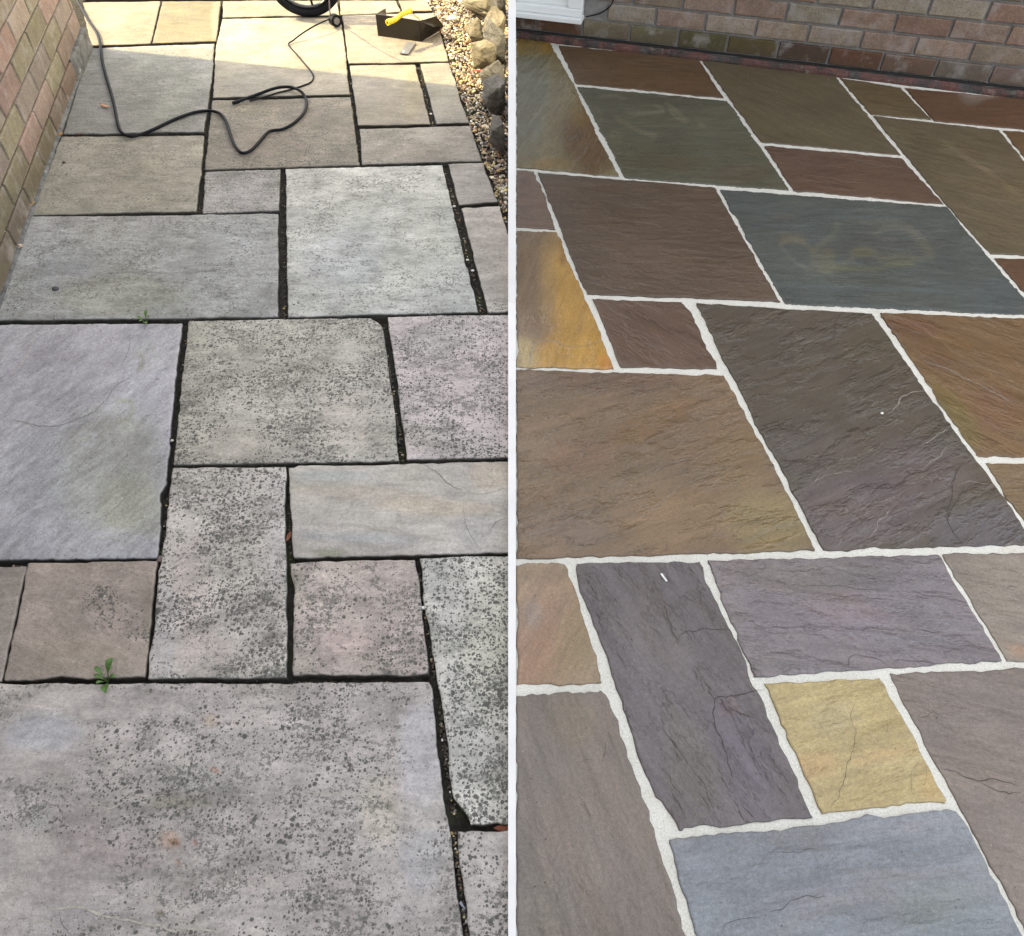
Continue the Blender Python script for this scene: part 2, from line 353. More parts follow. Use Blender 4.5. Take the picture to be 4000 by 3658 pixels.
slab('L', [(869, 74), (1329, 65), (1364, 368), (832, 383)], (176, 172, 156), 'wide pale slab half in sun and half in shade, crossed by the thin bent cable', 0.22,
     pat=[(1000, 330, 160, 60, (150, 152, 152), .5)], ex={1: [(1350, 200), (1356, 285)], 3: [(843, 180)]})
slab('L', [(1338, 62), (1697, 50), (1752, 238), (1361, 248)], (182, 174, 158), 'sunlit slab that the dark dustpan stands on', 0.15,
     cracks=[(2, [(1390, 175), (1470, 165), (1540, 150)])])
slab('L', [(1365, 256), (1622, 252), (1681, 484), (1399, 490)], (158, 154, 140), 'upright slab with a few round dark spots, lit along its top edge, below the dustpan', 0.14,
     pat=[(1610, 350, 40, 120, (166, 156, 128), .6), (1450, 350, 60, 90, (150, 147, 145), .5)], ex={1: [(1645, 340)], 3: [(1372, 300), (1391, 420)]})
slab('L', [(1641, 250), (1755, 246), (1833, 478), (1705, 483)], (152, 151, 140), 'narrow slab beside the gravel with a hairline across it', 0.12,
     cracks=[(3, [(1655, 327), (1700, 328), (1740, 328), (1777, 325)])], ex={1: [(1778, 320), (1800, 400)]})
slab('L', [(1403, 503), (1838, 493), (1883, 630), (1415, 643)], (160, 157, 146), 'short wide slab meeting the gravel below the narrow hairline slab', 0.48,
     pat=[(1620, 590, 120, 30, (152, 138, 126), .5), (1500, 550, 80, 40, (140, 142, 132), .5)])
slab('L', [(829, 391), (1368, 378), (1404, 647), (799, 662)], (146, 141, 128), 'brownish slab that the cable loop lies across', 0.8, riv=.5,
     pat=[(1000, 420, 120, 40, (132, 125, 108), .6), (1080, 600, 130, 70, (150, 136, 126), .5), (1250, 540, 90, 60, (156, 150, 138), .5), (1330, 640, 90, 25, (118, 122, 110), .5)])
slab('L', [(353, 187), (838, 170), (796, 516), (246, 524)], (150, 152, 147), 'large shaded slab by the wall with the single tan leaf on it', 0.5, riv=.35,
     pat=[(330, 400, 90, 120, (146, 148, 152), .6), (650, 330, 160, 120, (150, 152, 138), .4), (780, 190, 80, 40, (175, 172, 160), .4), (650, 480, 110, 30, (142, 145, 132), .4)], ex={1: [(828, 300)], 3: [(300, 345)]})
slab('L', [(240, 535), (796, 528), (765, 825), (117, 840)], (152, 150, 137), 'plain olive grey slab by the wall with one small dark fleck near its left side', 0.5, riv=.3,
     pat=[(300, 640, 100, 90, (150, 150, 140), .5), (580, 720, 140, 80, (146, 143, 126), .5), (700, 700, 90, 90, (155, 150, 142), .5)], ex={1: [(790, 620)]})
slab('L', [(802, 671), (1094, 663), (1090, 822), (791, 831)], (156, 155, 151), 'smallest square slab right of the plain olive grey slab', 0.6, riv=.6,
     pat=[(930, 740, 110, 60, (150, 148, 150), .5)], cracks=[(2, [(862, 690), (872, 740), (860, 800)])])
slab('L', [(1116, 661), (1728, 645), (1868, 1218), (1124, 1238)], (172, 175, 168), 'large pale blue-grey slab between two wide vertical joints', 0.48, riv=.3,
     pat=[(1350, 1000, 160, 120, (168, 172, 180), .6), (1650, 1000, 140, 200, (176, 177, 166), .6), (1400, 880, 120, 80, (158, 160, 158), .5), (1180, 1190, 80, 40, (150, 152, 146), .5)],
     ex={1: [(1793, 920)], 3: [(1119, 920)]})
slab('L', [(1751, 641), (1885, 636), (1944, 789), (1793, 799)], (164, 162, 153), 'small slab with scattered round spots tucked between the wide joint and the gravel', 0.15)
slab('L', [(1801, 813), (1952, 803), (2003, 1215), (1907, 1222)], (172, 168, 158), 'narrow slab beside the gravel reaching the white divider, right of the large pale slab', 0.3,
     ex={1: [(1978, 893), (2001, 960)]}, spots=[(1960, 1180, 50, 40, .8)])
slab('L', [(117, 847), (1086, 833), (1087, 1237), (-35, 1253)], (146, 149, 145), 'widest blue-grey slab against the wall foot with a wavy ledge and one black stone', 0.5, riv=.6, ex={3: [(33, 1075)]},
     pat=[(200, 1020, 130, 140, (148, 150, 160), .7), (450, 1150, 260, 80, (140, 142, 124), .7), (950, 900, 120, 60, (154, 156, 164), .6), (900, 1100, 150, 100, (150, 153, 152), .5)],
     cracks=[(3, [(290, 1085), (400, 1072), (520, 1060), (640, 1068), (780, 1063), (920, 1055)]), (2, [(530, 1095), (640, 1100), (740, 1108)]), (2, [(860, 1130), (960, 1120), (1060, 1095)])],
     veins=[(3, [(214, 1085), (240, 1080), (290, 1085), (285, 1098), (220, 1098)]), (2, [(520, 1075), (620, 1085), (740, 1080)])])
slab('L', [(-60, 1271), (711, 1262), (611, 2181), (-60, 2188)], (155, 156, 158), 'tall lilac grey slab with a branching crack and a pale patch at its lower corner', 0.24, riv=.45, grain=60, res=.009,
     lines=[(9, (138, 138, 118), .55, [(455, 1570), (500, 1565), (520, 1590), (500, 1640), (460, 1650)]), (12, (178, 178, 184), .5, [(250, 1662), (330, 1650), (400, 1625), (440, 1590)]), (10, (176, 177, 184), .5, [(470, 1500), (510, 1480), (525, 1510), (500, 1545), (460, 1540)]), (8, (178, 179, 186), .5, [(320, 1700), (350, 1690), (375, 1710), (360, 1740), (325, 1735)]), (7, (176, 178, 184), .5, [(560, 1370), (545, 1400), (520, 1430), (500, 1470)]), (9, (140, 140, 118), .5, [(545, 1380), (560, 1400), (550, 1440)])],
     ex={1: [(681, 1524), (655, 1815), (649, 1895), (627, 1925), (624, 1952), (632, 1972), (617, 2150)]},
     pat=[(430, 1850, 200, 260, (148, 150, 133), .75), (500, 2000, 130, 160, (142, 142, 120), .6), (560, 1480, 90, 180, (160, 162, 168), .6), (470, 1600, 60, 50, (172, 174, 180), .7), (440, 2130, 190, 60, (172, 173, 178), .9), (580, 1400, 60, 60, (158, 160, 150), .5), (150, 1850, 130, 200, (150, 154, 158), .5)],
     cracks=[(4, [(35, 1640), (100, 1650), (160, 1665), (230, 1665), (290, 1645), (370, 1610), (420, 1560), (450, 1510), (500, 1480), (520, 1484)]), (3, [(510, 1310), (506, 1350), (495, 1390), (470, 1430)]), (2.5, [(560, 1395), (545, 1430), (530, 1470)]), (2, [(35, 1395), (60, 1410), (95, 1435)])],
     veins=[(4, [(148, 1300), (120, 1360), (85, 1420), (45, 1470)]), (3, [(250, 1300), (235, 1345)]), (3, [(35, 1640), (120, 1660), (150, 1682)]), (3, [(320, 2130), (345, 2105), (420, 2108), (500, 2112)])])
slab('L', [(737, 1252), (1449, 1242), (1558, 1798), (677, 1815)], (158, 157, 146), 'heavily speckled slab with a clipped upper right corner in the middle of the path', 0.88, riv=.3,
     ex={1: [(1482, 1262), (1499, 1292), (1535, 1560)]}, pat=[(900, 1750, 170, 90, (168, 160, 150), .7), (1350, 1650, 160, 130, (170, 160, 154), .7), (780, 1350, 60, 100, (132, 132, 118), .6), (1150, 1450, 60, 90, (146, 146, 136), .5)],
     spots=[(900, 1760, 130, 50, .35), (1400, 1720, 130, 80, .5), (800, 1600, 110, 140, 1.0)])
slab('L', [(1514, 1236), (2003, 1226), (2003, 1786), (1588, 1793)], (168, 162, 157), 'pinkish speckled slab right of the clipped speckled slab, touching the white divider', 0.80, riv=.3,
     pat=[(1700, 1330, 130, 60, (160, 160, 160), .5), (1850, 1500, 120, 160, (172, 160, 158), .6), (1650, 1720, 90, 60, (160, 158, 146), .5)], ex={3: [(1551, 1500)]}, spots=[(1850, 1760, 150, 40, 1.0)])
slab('L', [(673, 1827), (1116, 1824), (1118, 2644), (577, 2652)], (166, 163, 154), 'tall pale slab thick with dark lichen spots, between the lilac slab and the banded slab', 0.86, riv=.2,
     pat=[(750, 2300, 90, 220, (165, 152, 148), .7), (640, 2480, 50, 160, (160, 158, 164), .6), (1080, 2100, 40, 300, (168, 164, 164), .6), (800, 2560, 120, 80, (170, 158, 152), .6)],
     ex={3: [(651, 2050), (622, 2224), (603, 2420)], 1: [(1114, 2050), (1117, 2300)]}, spots=[(780, 2540, 150, 80, .35), (860, 2020, 160, 130, 1.05), (720, 2200, 60, 200, .5)])
slab('L', [(1127, 1829), (2003, 1800), (2003, 2160), (1149, 2178)], (172, 169, 159), 'clean banded beige and grey slab with curling rust-coloured veins at its right', 0.02, riv=.4,
     pat=[(1450, 1930, 300, 25, (180, 168, 152), .7, 3), (1700, 1980, 240, 30, (182, 168, 146), .8, 3), (1400, 2100, 250, 20, (162, 165, 166), .6, 3), (1920, 1850, 90, 60, (186, 172, 152), .8), (1300, 1860, 140, 20, (164, 168, 166), .7), (1850, 2080, 80, 60, (160, 162, 162), .6), (1290, 2160, 60, 18, (140, 142, 120), .7)],
     cracks=[(4, [(1645, 1808), (1700, 1840), (1740, 1880), (1775, 1908), (1805, 1912)]), (3.5, [(1990, 2025), (1950, 2032), (1925, 2060), (1912, 2082)]), (2, [(1825, 1945), (1808, 1975), (1810, 2010), (1826, 2070), (1850, 2110), (1875, 2152)])],
     veins=[(3, [(1915, 1810), (1922, 1850), (1905, 1885), (1885, 1895), (1862, 1880), (1852, 1850)]), (3, [(1800, 1895), (1840, 1928), (1900, 1930), (1960, 1912), (1990, 1905)]), (3, [(1345, 2055), (1410, 2052), (1480, 2068), (1560, 2085), (1640, 2102), (1760, 2115), (1860, 2145)]), (2, [(1150, 2020), (1220, 2030), (1300, 2055)])],
     ex={0: [(1158, 1830), (1168, 1822)], 3: [(1142, 2100)]})
slab('L', [(1134, 2199), (1619, 2184), (1675, 2631), (1145, 2638)], (162, 154, 145), 'square pinkish brown spotted slab below the banded slab', 0.62, riv=.3,
     ex={1: [(1638, 2270), (1655, 2440)], 3: [(1134, 2240), (1150, 2300), (1146, 2450)]}, pat=[(1350, 2500, 120, 70, (170, 152, 146), .7), (1170, 2600, 50, 120, (132, 130, 116), .6), (1560, 2600, 120, 40, (140, 136, 124), .5), (1160, 2300, 30, 120, (140, 136, 120), .6)],
     spots=[(1180, 2560, 80, 90, .9), (1600, 2560, 90, 90, .8)])
slab('L', [(1638, 2180), (2003, 2170), (2003, 3220), (1838, 3222)], (170, 170, 160), 'tall slab blotched with large black lichen discs at the right, its lower corner broken', 0.98, riv=.2,
     ex={3: [(1664, 2374), (1696, 2598), (1723, 2738), (1748, 2922), (1764, 3107), (1833, 3192)]},
     pat=[(1900, 2500, 90, 300, (172, 170, 150), .5), (1700, 2250, 60, 80, (140, 142, 136), .6), (1800, 2950, 60, 160, (150, 150, 150), .5)], cracks=[(3, [(1750, 2180), (1765, 2195), (1778, 2204)])])
slab('L', [(-60, 2215), (104, 2213), (4, 2660), (-60, 2662)], (142, 136, 126), 'thin brown sliver of slab at the left picture edge below the lilac slab', 0.2)
slab('L', [(109, 2200), (613, 2191), (564, 2643), (14, 2657)], (150, 141, 129), 'smooth brown slab with a spray of small spots above the bright green weed', 0.25, riv=.5, grain=-20,
     pat=[(180, 2620, 150, 40, (128, 122, 110), .6), (590, 2480, 30, 180, (118, 114, 98), .7), (300, 2560, 180, 60, (150, 140, 124), .6), (300, 2350, 160, 100, (150, 141, 133), .5)],
     spots=[(420, 2380, 100, 90, .85), (530, 2460, 70, 90, .7), (180, 2350, 120, 100, 0.05), (200, 2560, 150, 60, 0.05)], ex={0: [(300, 2196), (330, 2203), (360, 2195)], 2: [(160, 2655), (230, 2643), (300, 2652)], 1: [(595, 2350)]})
slab('L', [(-60, 2673), (1674, 2663), (1872, 3960), (-60, 3960)], (157, 153, 146), 'biggest foreground slab, mottled grey with rust dots, across the bottom', 0.72, riv=.45, res=.009,
     ex={1: [(1689, 2738), (1710, 2938), (1753, 3237), (1797, 3586)]},
     pat=[(180, 2860, 180, 70, (146, 152, 162), .7), (300, 3250, 130, 130, (158, 146, 144), .6), (520, 3330, 160, 70, (158, 146, 142), .6), (1000, 2900, 260, 60, (128, 130, 124), .55), (1640, 2950, 90, 180, (172, 172, 178), .75), (1300, 3100, 160, 120, (172, 170, 164), .6),
          (1480, 3150, 80, 120, (172, 164, 146), .6), (700, 3140, 120, 25, (130, 130, 104), .7), (150, 3200, 60, 45, (118, 124, 126), .6), (240, 3030, 50, 50, (122, 120, 112), .5), (1250, 3360, 330, 50, (132, 132, 130), .6), (1650, 3350, 110, 130, (146, 149, 156), .7), (400, 3600, 260, 70, (142, 140, 142), .6), (830, 3050, 250, 60, (146, 150, 142), .5), (1100, 3430, 260, 60, (160, 150, 144), .5), (1500, 3520, 160, 90, (158, 156, 152), .5),
          (850, 3010, 10, 8, (150, 108, 80), .7), (835, 3015, 8, 7, (150, 104, 78), .7), (683, 3290, 15, 13, (96, 62, 36), .95), (668, 3285, 38, 34, (172, 128, 92), .6), (766, 3294, 9, 8, (150, 100, 80), .7), (696, 3370, 9, 15, (150, 108, 84), .7), (820, 2812, 30, 26, (156, 132, 92), .6), (715, 2735, 7, 5, (160, 104, 86), .7), (1520, 3151, 17, 16, (112, 112, 98), .8), (625, 3567, 18, 14, (82, 76, 54), .8)],
     spots=[(150, 2900, 260, 160, .12), (150, 3450, 300, 200, .15), (1250, 3250, 260, 130, .98), (900, 3150, 200, 120, .9), (1640, 3000, 110, 220, .25), (1600, 3450, 150, 200, .35), (420, 2760, 300, 60, .1)],
     veins=[(5, [(180, 3550), (300, 3540), (400, 3578), (500, 3598), (600, 3620), (680, 3632), (780, 3628), (900, 3655)]), (4, [(110, 3605), (190, 3598), (235, 3640)]), (3, [(330, 3160), (440, 3155), (490, 3130), (650, 3110)]), (2.5, [(1150, 3096), (1300, 3095), (1400, 3118), (1480, 3138)]), (2, [(1530, 3185), (1600, 3205)]), (2, [(1500, 3318), (1560, 3322)]), (2, [(1270, 3045), (1420, 3038), (1540, 3030)])],
     cracks=[(2.5, [(190, 3145), (235, 3155), (243, 3190), (240, 3230)]), (2.5, [(225, 3560), (245, 3620), (280, 3660)])])
slab('L', [(1787, 3246), (2003, 3246), (2003, 3960), (1866, 3960)], (160, 157, 149), 'spotted slab in the corner by the white divider, below the broken corner', 0.95, riv=.2, ex={3: [(1805, 3450), (1834, 3658)]})
# beyond the picture's top
slab('L', [(330, -8), (860, -14), (880, -170), (420, -160)], (176, 168, 146), 'sunlit slab past the end of the brick wall', 0.2)
slab('L', [(870, -15), (1310, -18), (1290, -175), (890, -170)], (178, 170, 150), 'sunlit slab behind the wheel', 0.2)
slab('L', [(1322, -16), (1655, -14), (1600, -170), (1300, -175)], (178, 170, 150), 'sunlit slab farthest along the gravel', 0.2)
# ------------------------------------------------------------------ RIGHT garden: washed paving, near slabs coloured lighter for the reflected light there
slab('R', [(2018, 147), (2147, 165), (2419, 689), (2018, 652)], (122, 112, 84), 'wet shiny slab below the white door, yellow at its top and brown below', pf=1.0, wet=.95, riv=.22, grain=70, ex={1: [(2243, 335), (2330, 520)]},
     pat=[(2070, 175, 110, 45, (140, 112, 48), .8), (2290, 560, 110, 150, (98, 74, 50), .85), (2270, 440, 40, 60, (120, 96, 50), .6), (2150, 640, 60, 20, (126, 98, 50), .6), (2060, 380, 80, 200, (112, 112, 98), .7)],
     veins=[(4, [(2188, 330), (2190, 315), (2200, 302), (2212, 298)]), (3, [(2237, 414), (2275, 414)])])
slab('R', [(2183, 176), (2729, 233), (2827, 382), (2250, 326)], (98, 78, 58), 'reddish brown slab lying along the wall between two slanting white joints', grain=-6, riv=.15, wet=.3)
slab('R', [(2256, 339), (2840, 394), (3083, 742), (2443, 693)], (92, 91, 76), 'grey-green slab with pale ghostly finger marks', grain=-3, riv=.15, wet=.35, ex={1: [(2968, 570)]},
     res=.008, pat=[(2400, 540, 18, 30, (104, 98, 78), .5), (2560, 630, 220, 50, (92, 84, 66), .6), (2900, 680, 120, 40, (96, 82, 68), .6), (2745, 490, 14, 10, (116, 112, 92), .7)],
     lines=[(7, (116, 113, 96), .65, [(2350, 375), (2400, 372), (2440, 385)]), (7, (116, 113, 96), .65, [(2460, 440), (2540, 442), (2590, 438), (2590, 425), (2560, 412)]), (7, (116, 112, 92), .7, [(2605, 405), (2640, 430), (2670, 460), (2690, 472), (2680, 478), (2640, 455), (2615, 425)]), (10, (113, 109, 88), .7, [(2410, 460), (2460, 490), (2510, 515), (2560, 530)]), (5, (112, 108, 88), .6, [(2330, 420), (2355, 450), (2350, 470)]), (5, (112, 104, 86), .6, [(2390, 530), (2400, 510), (2420, 520), (2425, 555)])])
slab('R', [(2745, 238), (3263, 299), (3520, 605), (2972, 553)], (97, 88, 68), 'plain olive brown slab against the wall, second from the white door', grain=-50, riv=.15, wet=.3)
slab('R', [(2986, 570), (3522, 617), (3690, 797), (3100, 743)], (98, 78, 64), 'low reddish slab directly below the plain olive brown slab', grain=-12, riv=.25, wet=.25, veins=[(2.5, [(3270, 600), (3350, 630), (3430, 648), (3500, 665)])])
slab('R', [(3280, 303), (3520, 341), (3639, 467), (3405, 447)], (98, 86, 62), 'small olive slab touching the wall right of the plain olive brown slab', grain=-10, riv=.1, wet=.3)
slab('R', [(3535, 344), (4100, 395), (4150, 520), (3652, 471)], (98, 74, 56), 'chocolate brown slab at the wall in the upper right corner with a pale bloom', grain=-4, riv=.15, wet=.4, pat=[(3830, 372, 80, 20, (140, 124, 112), .7), (3800, 395, 40, 18, (128, 114, 100), .6)])
slab('R', [(3412, 452), (3904, 506), (4300, 1010), (3870, 990)], (98, 88, 68), 'long brown slab at the right edge with streaky pale scuffs', grain=-30, riv=.2, wet=.3, ex={3: [(3534, 604), (3659, 752), (3703, 803), (3798, 914)]},
     pat=[(3500, 540, 60, 25, (112, 106, 84), .5, 40), (3780, 620, 140, 10, (118, 108, 84), .6, 35), (3720, 590, 60, 8, (116, 106, 84), .7), (3880, 690, 90, 8, (116, 104, 80), .6, 38)], veins=[(2.5, [(3550, 546), (3600, 552), (3628, 553)])])
slab('R', [(3918, 509), (4150, 530), (4500, 1000), (4310, 985)], (102, 80, 56), 'brown slab peeping in at the upper right edge', riv=.1)
slab('R', [(2018, 664), (2085, 671), (2170, 897), (2018, 886)], (114, 96, 84), 'small mauve brown slab at the white divider above the golden slab', grain=-4, riv=.25, wet=.6, ex={1: [(2125, 760)]})
slab('R', [(2101, 673), (2792, 731), (3050, 1178), (2297, 1149)], (102, 87, 73), 'large smooth chocolate slab with thin pale scratches, left of the blue slab', grain=-5, riv=.25, wet=.25, ex={1: [(2900, 918)], 3: [(2193, 905), (2226, 990), (2268, 1100)]},
     veins=[(3, [(2280, 1095), (2340, 1115), (2400, 1135), (2460, 1143)]), (2, [(2700, 1005), (2800, 1015)]), (2, [(2720, 827), (2790, 845), (2855, 862)]), (2, [(2870, 1135), (2940, 1142)]), (2, [(2560, 1110), (2680, 1120), (2780, 1140)])])
slab('R', [(2814, 740), (3703, 808), (4068, 1232), (3070, 1185)], (91, 97, 93), 'dark blue-green slab with looping khaki stains', grain=-4, riv=.2, wet=.3, ex={1: [(3778, 904), (3868, 1006), (3968, 1124)], 3: [(2900, 890), (3005, 1080)]},
     res=.007, pat=[(3470, 950, 240, 90, (96, 93, 88), .5), (3230, 1005, 30, 35, (118, 116, 94), .7), (3370, 985, 50, 18, (112, 110, 84), .7), (3510, 1030, 50, 14, (112, 110, 86), .6), (3100, 935, 60, 22, (112, 104, 88), .6), (3400, 1130, 400, 8, (98, 108, 108), .6, 3), (3060, 850, 40, 14, (110, 104, 100), .6), (3470, 935, 40, 12, (106, 104, 100), .6), (3900, 1150, 100, 80, (84, 92, 96), .5)],
     lines=[(13, (113, 114, 100), .6, [(3270, 880), (3262, 905), (3240, 930), (3200, 960), (3180, 985), (3182, 1030), (3230, 1045), (3300, 1030), (3330, 1010), (3335, 980), (3370, 968), (3410, 980), (3435, 1010), (3480, 1003), (3540, 1002), (3600, 1020), (3625, 1005), (3615, 970), (3580, 930), (3560, 905), (3500, 880), (3440, 900), (3420, 915)]),
            (9, (116, 113, 96), .65, [(3050, 960), (3090, 932), (3130, 940), (3180, 985)]), (7, (112, 112, 104), .6, [(3050, 960), (3070, 985), (3100, 1020), (3160, 1050), (3240, 1065)]), (8, (114, 112, 102), .65, [(3360, 870), (3440, 868), (3500, 862), (3540, 875), (3610, 940), (3635, 985), (3640, 1030)]), (12, (112, 115, 97), .65, [(3210, 1060), (3300, 1050), (3420, 1050), (3500, 1030), (3560, 1035)])])
slab('R', [(3884, 1008), (4300, 1020), (4400, 1240), (4085, 1234)], (102, 76, 56), 'sliver of red-brown slab at the right edge beside the blue-green slab', riv=.15)
slab('R', [(2018, 902), (2173, 906), (2397, 1440), (2018, 1432)], (134, 114, 92), 'golden slab with an orange corner and pale squiggly vein at the white divider', grain=75, riv=.25, wet=.55, pf=.95, ex={1: [(2216, 1010), (2293, 1180)]},
     pat=[(2255, 1210, 115, 280, (192, 152, 84), .95, -20), (2250, 1370, 170, 80, (192, 150, 78), .9), (2375, 1420, 35, 40, (196, 134, 66), .6), (2050, 1380, 60, 70, (182, 164, 120), .8), (2130, 1130, 40, 160, (160, 134, 96), .6), (2200, 980, 20, 60, (150, 116, 72), .6)],
     veins=[(5, [(2072, 1428), (2072, 1380), (2092, 1340), (2130, 1330), (2180, 1335), (2200, 1360)]), (2.5, [(2200, 1355), (2270, 1355), (2330, 1340), (2355, 1328)]), (2, [(2180, 1395), (2240, 1390)])])
slab('R', [(2314, 1167), (2662, 1179), (2802, 1440), (2425, 1433)], (106, 86, 72), 'small dark brown slab with a clipped corner right of the golden slab', grain=-45, riv=.3, wet=.25, ex={1: [(2699, 1219), (2719, 1262), (2742, 1322), (2796, 1415)]}, cracks=[(2.5, [(2500, 1260), (2540, 1310), (2570, 1350)])])
slab('R', [(2721, 1183), (3407, 1224), (4035, 2124), (3217, 2148)], (96, 88, 76), 'big dark slab with purple ledges and a long forked crack, mid patio', grain=28, riv=.75, wet=.2,
     ex={1: [(3632, 1545), (3812, 1795), (3838, 1820), (3966, 1998)], 3: [(2819, 1394), (2845, 1439), (3002, 1748), (3042, 1810)]},
     pat=[(3350, 2000, 330, 150, (118, 108, 108), .9), (3550, 1850, 220, 150, (110, 100, 100), .8), (3850, 2060, 160, 90, (112, 106, 112), .8), (3150, 1750, 150, 100, (104, 94, 92), .6), (3450, 1350, 140, 90, (96, 88, 68), .5)],
     cracks=[(5, [(3287, 1222), (3265, 1255), (3258, 1275), (3265, 1295), (3240, 1345)]), (5, [(3760, 1805), (3735, 1845), (3722, 1890), (3718, 1940), (3702, 1990), (3700, 2030), (3720, 2080), (3760, 2130)]), (3, [(3720, 1935), (3660, 1965), (3620, 1990), (3615, 2020)]), (3, [(3770, 1900), (3720, 1990), (3690, 2030)]), (2.5, [(3280, 2090), (3330, 2060), (3380, 2035), (3450, 2015)]), (2.5, [(3680, 1615), (3650, 1640), (3600, 1660), (3520, 1710)])],
     veins=[(4, [(3620, 1530), (3560, 1532), (3520, 1552), (3500, 1590), (3478, 1612)]), (3, [(3715, 1668), (3660, 1700), (3600, 1740)]), (3, [(3700, 1740), (3660, 1790), (3610, 1830)]), (3, [(3740, 1895), (3790, 1880), (3870, 1895)]), (2.5, [(3150, 1905), (3220, 1860), (3300, 1840), (3350, 1850)]), (2.5, [(3320, 2010), (3400, 1970), (3450, 1960), (3500, 1940)]), (2.5, [(3400, 2110), (3425, 2060), (3430, 2040), (3480, 1990)]), (2, [(3270, 1800), (3330, 1790), (3360, 1800)])])
slab('R', [(3439, 1222), (4100, 1248), (4400, 1788), (3823, 1783)], (120, 96, 68), 'copper and olive streaked slab at the right edge with a long pale vein', grain=-38, riv=.4, wet=.2,
     ex={3: [(3634, 1512), (3796, 1748)]}, pat=[(3720, 1620, 60, 160, (116, 106, 60), .8, -32), (3560, 1270, 100, 40, (112, 76, 58), .7), (3700, 1350, 110, 50, (128, 100, 62), .6), (3900, 1600, 90, 110, (116, 86, 66), .7), (3650, 1390, 90, 40, (108, 80, 62), .6, 40)],
     veins=[(4, [(3600, 1400), (3640, 1425), (3700, 1440), (3760, 1475), (3840, 1510), (3910, 1550), (3975, 1580)]), (2.5, [(3545, 1302), (3580, 1298), (3612, 1312)]), (2.5, [(3560, 1340), (3590, 1342)])])
slab('R', [(3851, 1809), (4400, 1806), (4600, 2125), (4060, 2118)], (134, 114, 86), 'tan wedge of slab at the right edge beside the big dark cracked slab', riv=.3, ex={3: [(3968, 1983)]})
slab('R', [(2018, 1443), (2826, 1465), (3184, 2149), (2018, 2182)], (130, 110, 87), 'huge tan slab with long diagonal ripples', grain=22, riv=.75, wet=.15, ex={1: [(2988, 1750)]},
     pat=[(2350, 1490, 330, 50, (112, 90, 76), .8), (2550, 1650, 200, 60, (130, 98, 62), .7, -25), (2250, 1780, 130, 60, (126, 94, 70), .6), (3000, 2050, 160, 140, (152, 138, 96), .8), (2180, 2080, 180, 80, (142, 124, 108), .7), (2650, 2020, 260, 120, (146, 124, 94), .6), (2900, 1800, 110, 120, (138, 118, 84), .6)],
     veins=[(2.5, [(2050, 2100), (2150, 2070), (2250, 2020), (2330, 1995)]), (2.5, [(2280, 1560), (2330, 1530), (2380, 1510)]), (2, [(2530, 2000), (2660, 1900), (2760, 1860)]), (2, [(2470, 1870), (2560, 1830), (2700, 1790)]), (2.5, [(2520, 1860), (2560, 1845), (2590, 1820)])], cracks=[(2.5, [(2610, 2110), (2608, 2140), (2580, 2160)])])
slab('R', [(2018, 2207), (2180, 2200), (2350, 2667), (2018, 2674)], (156, 136, 110), 'rosy orange slab at the white divider below the huge tan slab', grain=60, riv=.1, wet=.1, ex={1: [(2217, 2212), (2264, 2364), (2324, 2548)]},
     pat=[(2085, 2520, 120, 200, (156, 124, 106), .8, 15), (2160, 2380, 110, 120, (158, 130, 106), .6, 15), (2250, 2500, 60, 120, (154, 138, 102), .6), (2090, 2400, 40, 50, (146, 140, 132), .6), (2120, 2250, 90, 40, (128, 108, 88), .7)])
slab('R', [(2255, 2200), (2735, 2194), (3176, 3193), (2656, 3245)], (113, 106, 106), 'tall purple grey slab with hairline cracks and a chipped lower corner', grain=-60, riv=.55, wet=.15,
     ex={1: [(2749, 2249), (2793, 2344), (2888, 2519), (2937, 2670), (2975, 2720), (3000, 2793), (3100, 3022)], 2: [(2671, 3245), (2673, 3232), (2710, 3220), (2738, 3212), (2765, 3218), (2800, 3229), (2940, 3215), (2960, 3206), (3050, 3205)], 3: [(2264, 2299), (2349, 2514), (2424, 2738), (2499, 2963), (2559, 3120), (2598, 3142), (2654, 3240)]},
     pat=[(2900, 2950, 90, 250, (110, 103, 114), .8, -25), (2350, 2350, 80, 160, (104, 100, 102), .6), (2650, 2550, 150, 160, (118, 113, 114), .5), (2700, 2980, 90, 200, (116, 112, 104), .6, -25), (2850, 2760, 40, 40, (124, 104, 98), .6)],
     cracks=[(4, [(2645, 2505), (2660, 2480), (2700, 2465), (2760, 2455), (2800, 2460), (2848, 2462)]), (4, [(2590, 2345), (2610, 2400), (2615, 2440), (2640, 2490), (2655, 2522)]), (3, [(2655, 2455), (2690, 2480), (2720, 2525)]), (4, [(2990, 2695), (2930, 2705), (2860, 2720), (2800, 2725), (2788, 2775), (2790, 2830), (2815, 2880), (2850, 3000), (2870, 3060)]), (3, [(2820, 2778), (2870, 2775), (2920, 2798), (2955, 2808)]), (4, [(2905, 3135), (2900, 3145), (2930, 3185), (2955, 3210)]), (2, [(2570, 2830), (2620, 2890), (2700, 3000), (2760, 3080), (2790, 3180)]), (2.5, [(2380, 2555), (2410, 2560), (2450, 2610)])],
     veins=[])
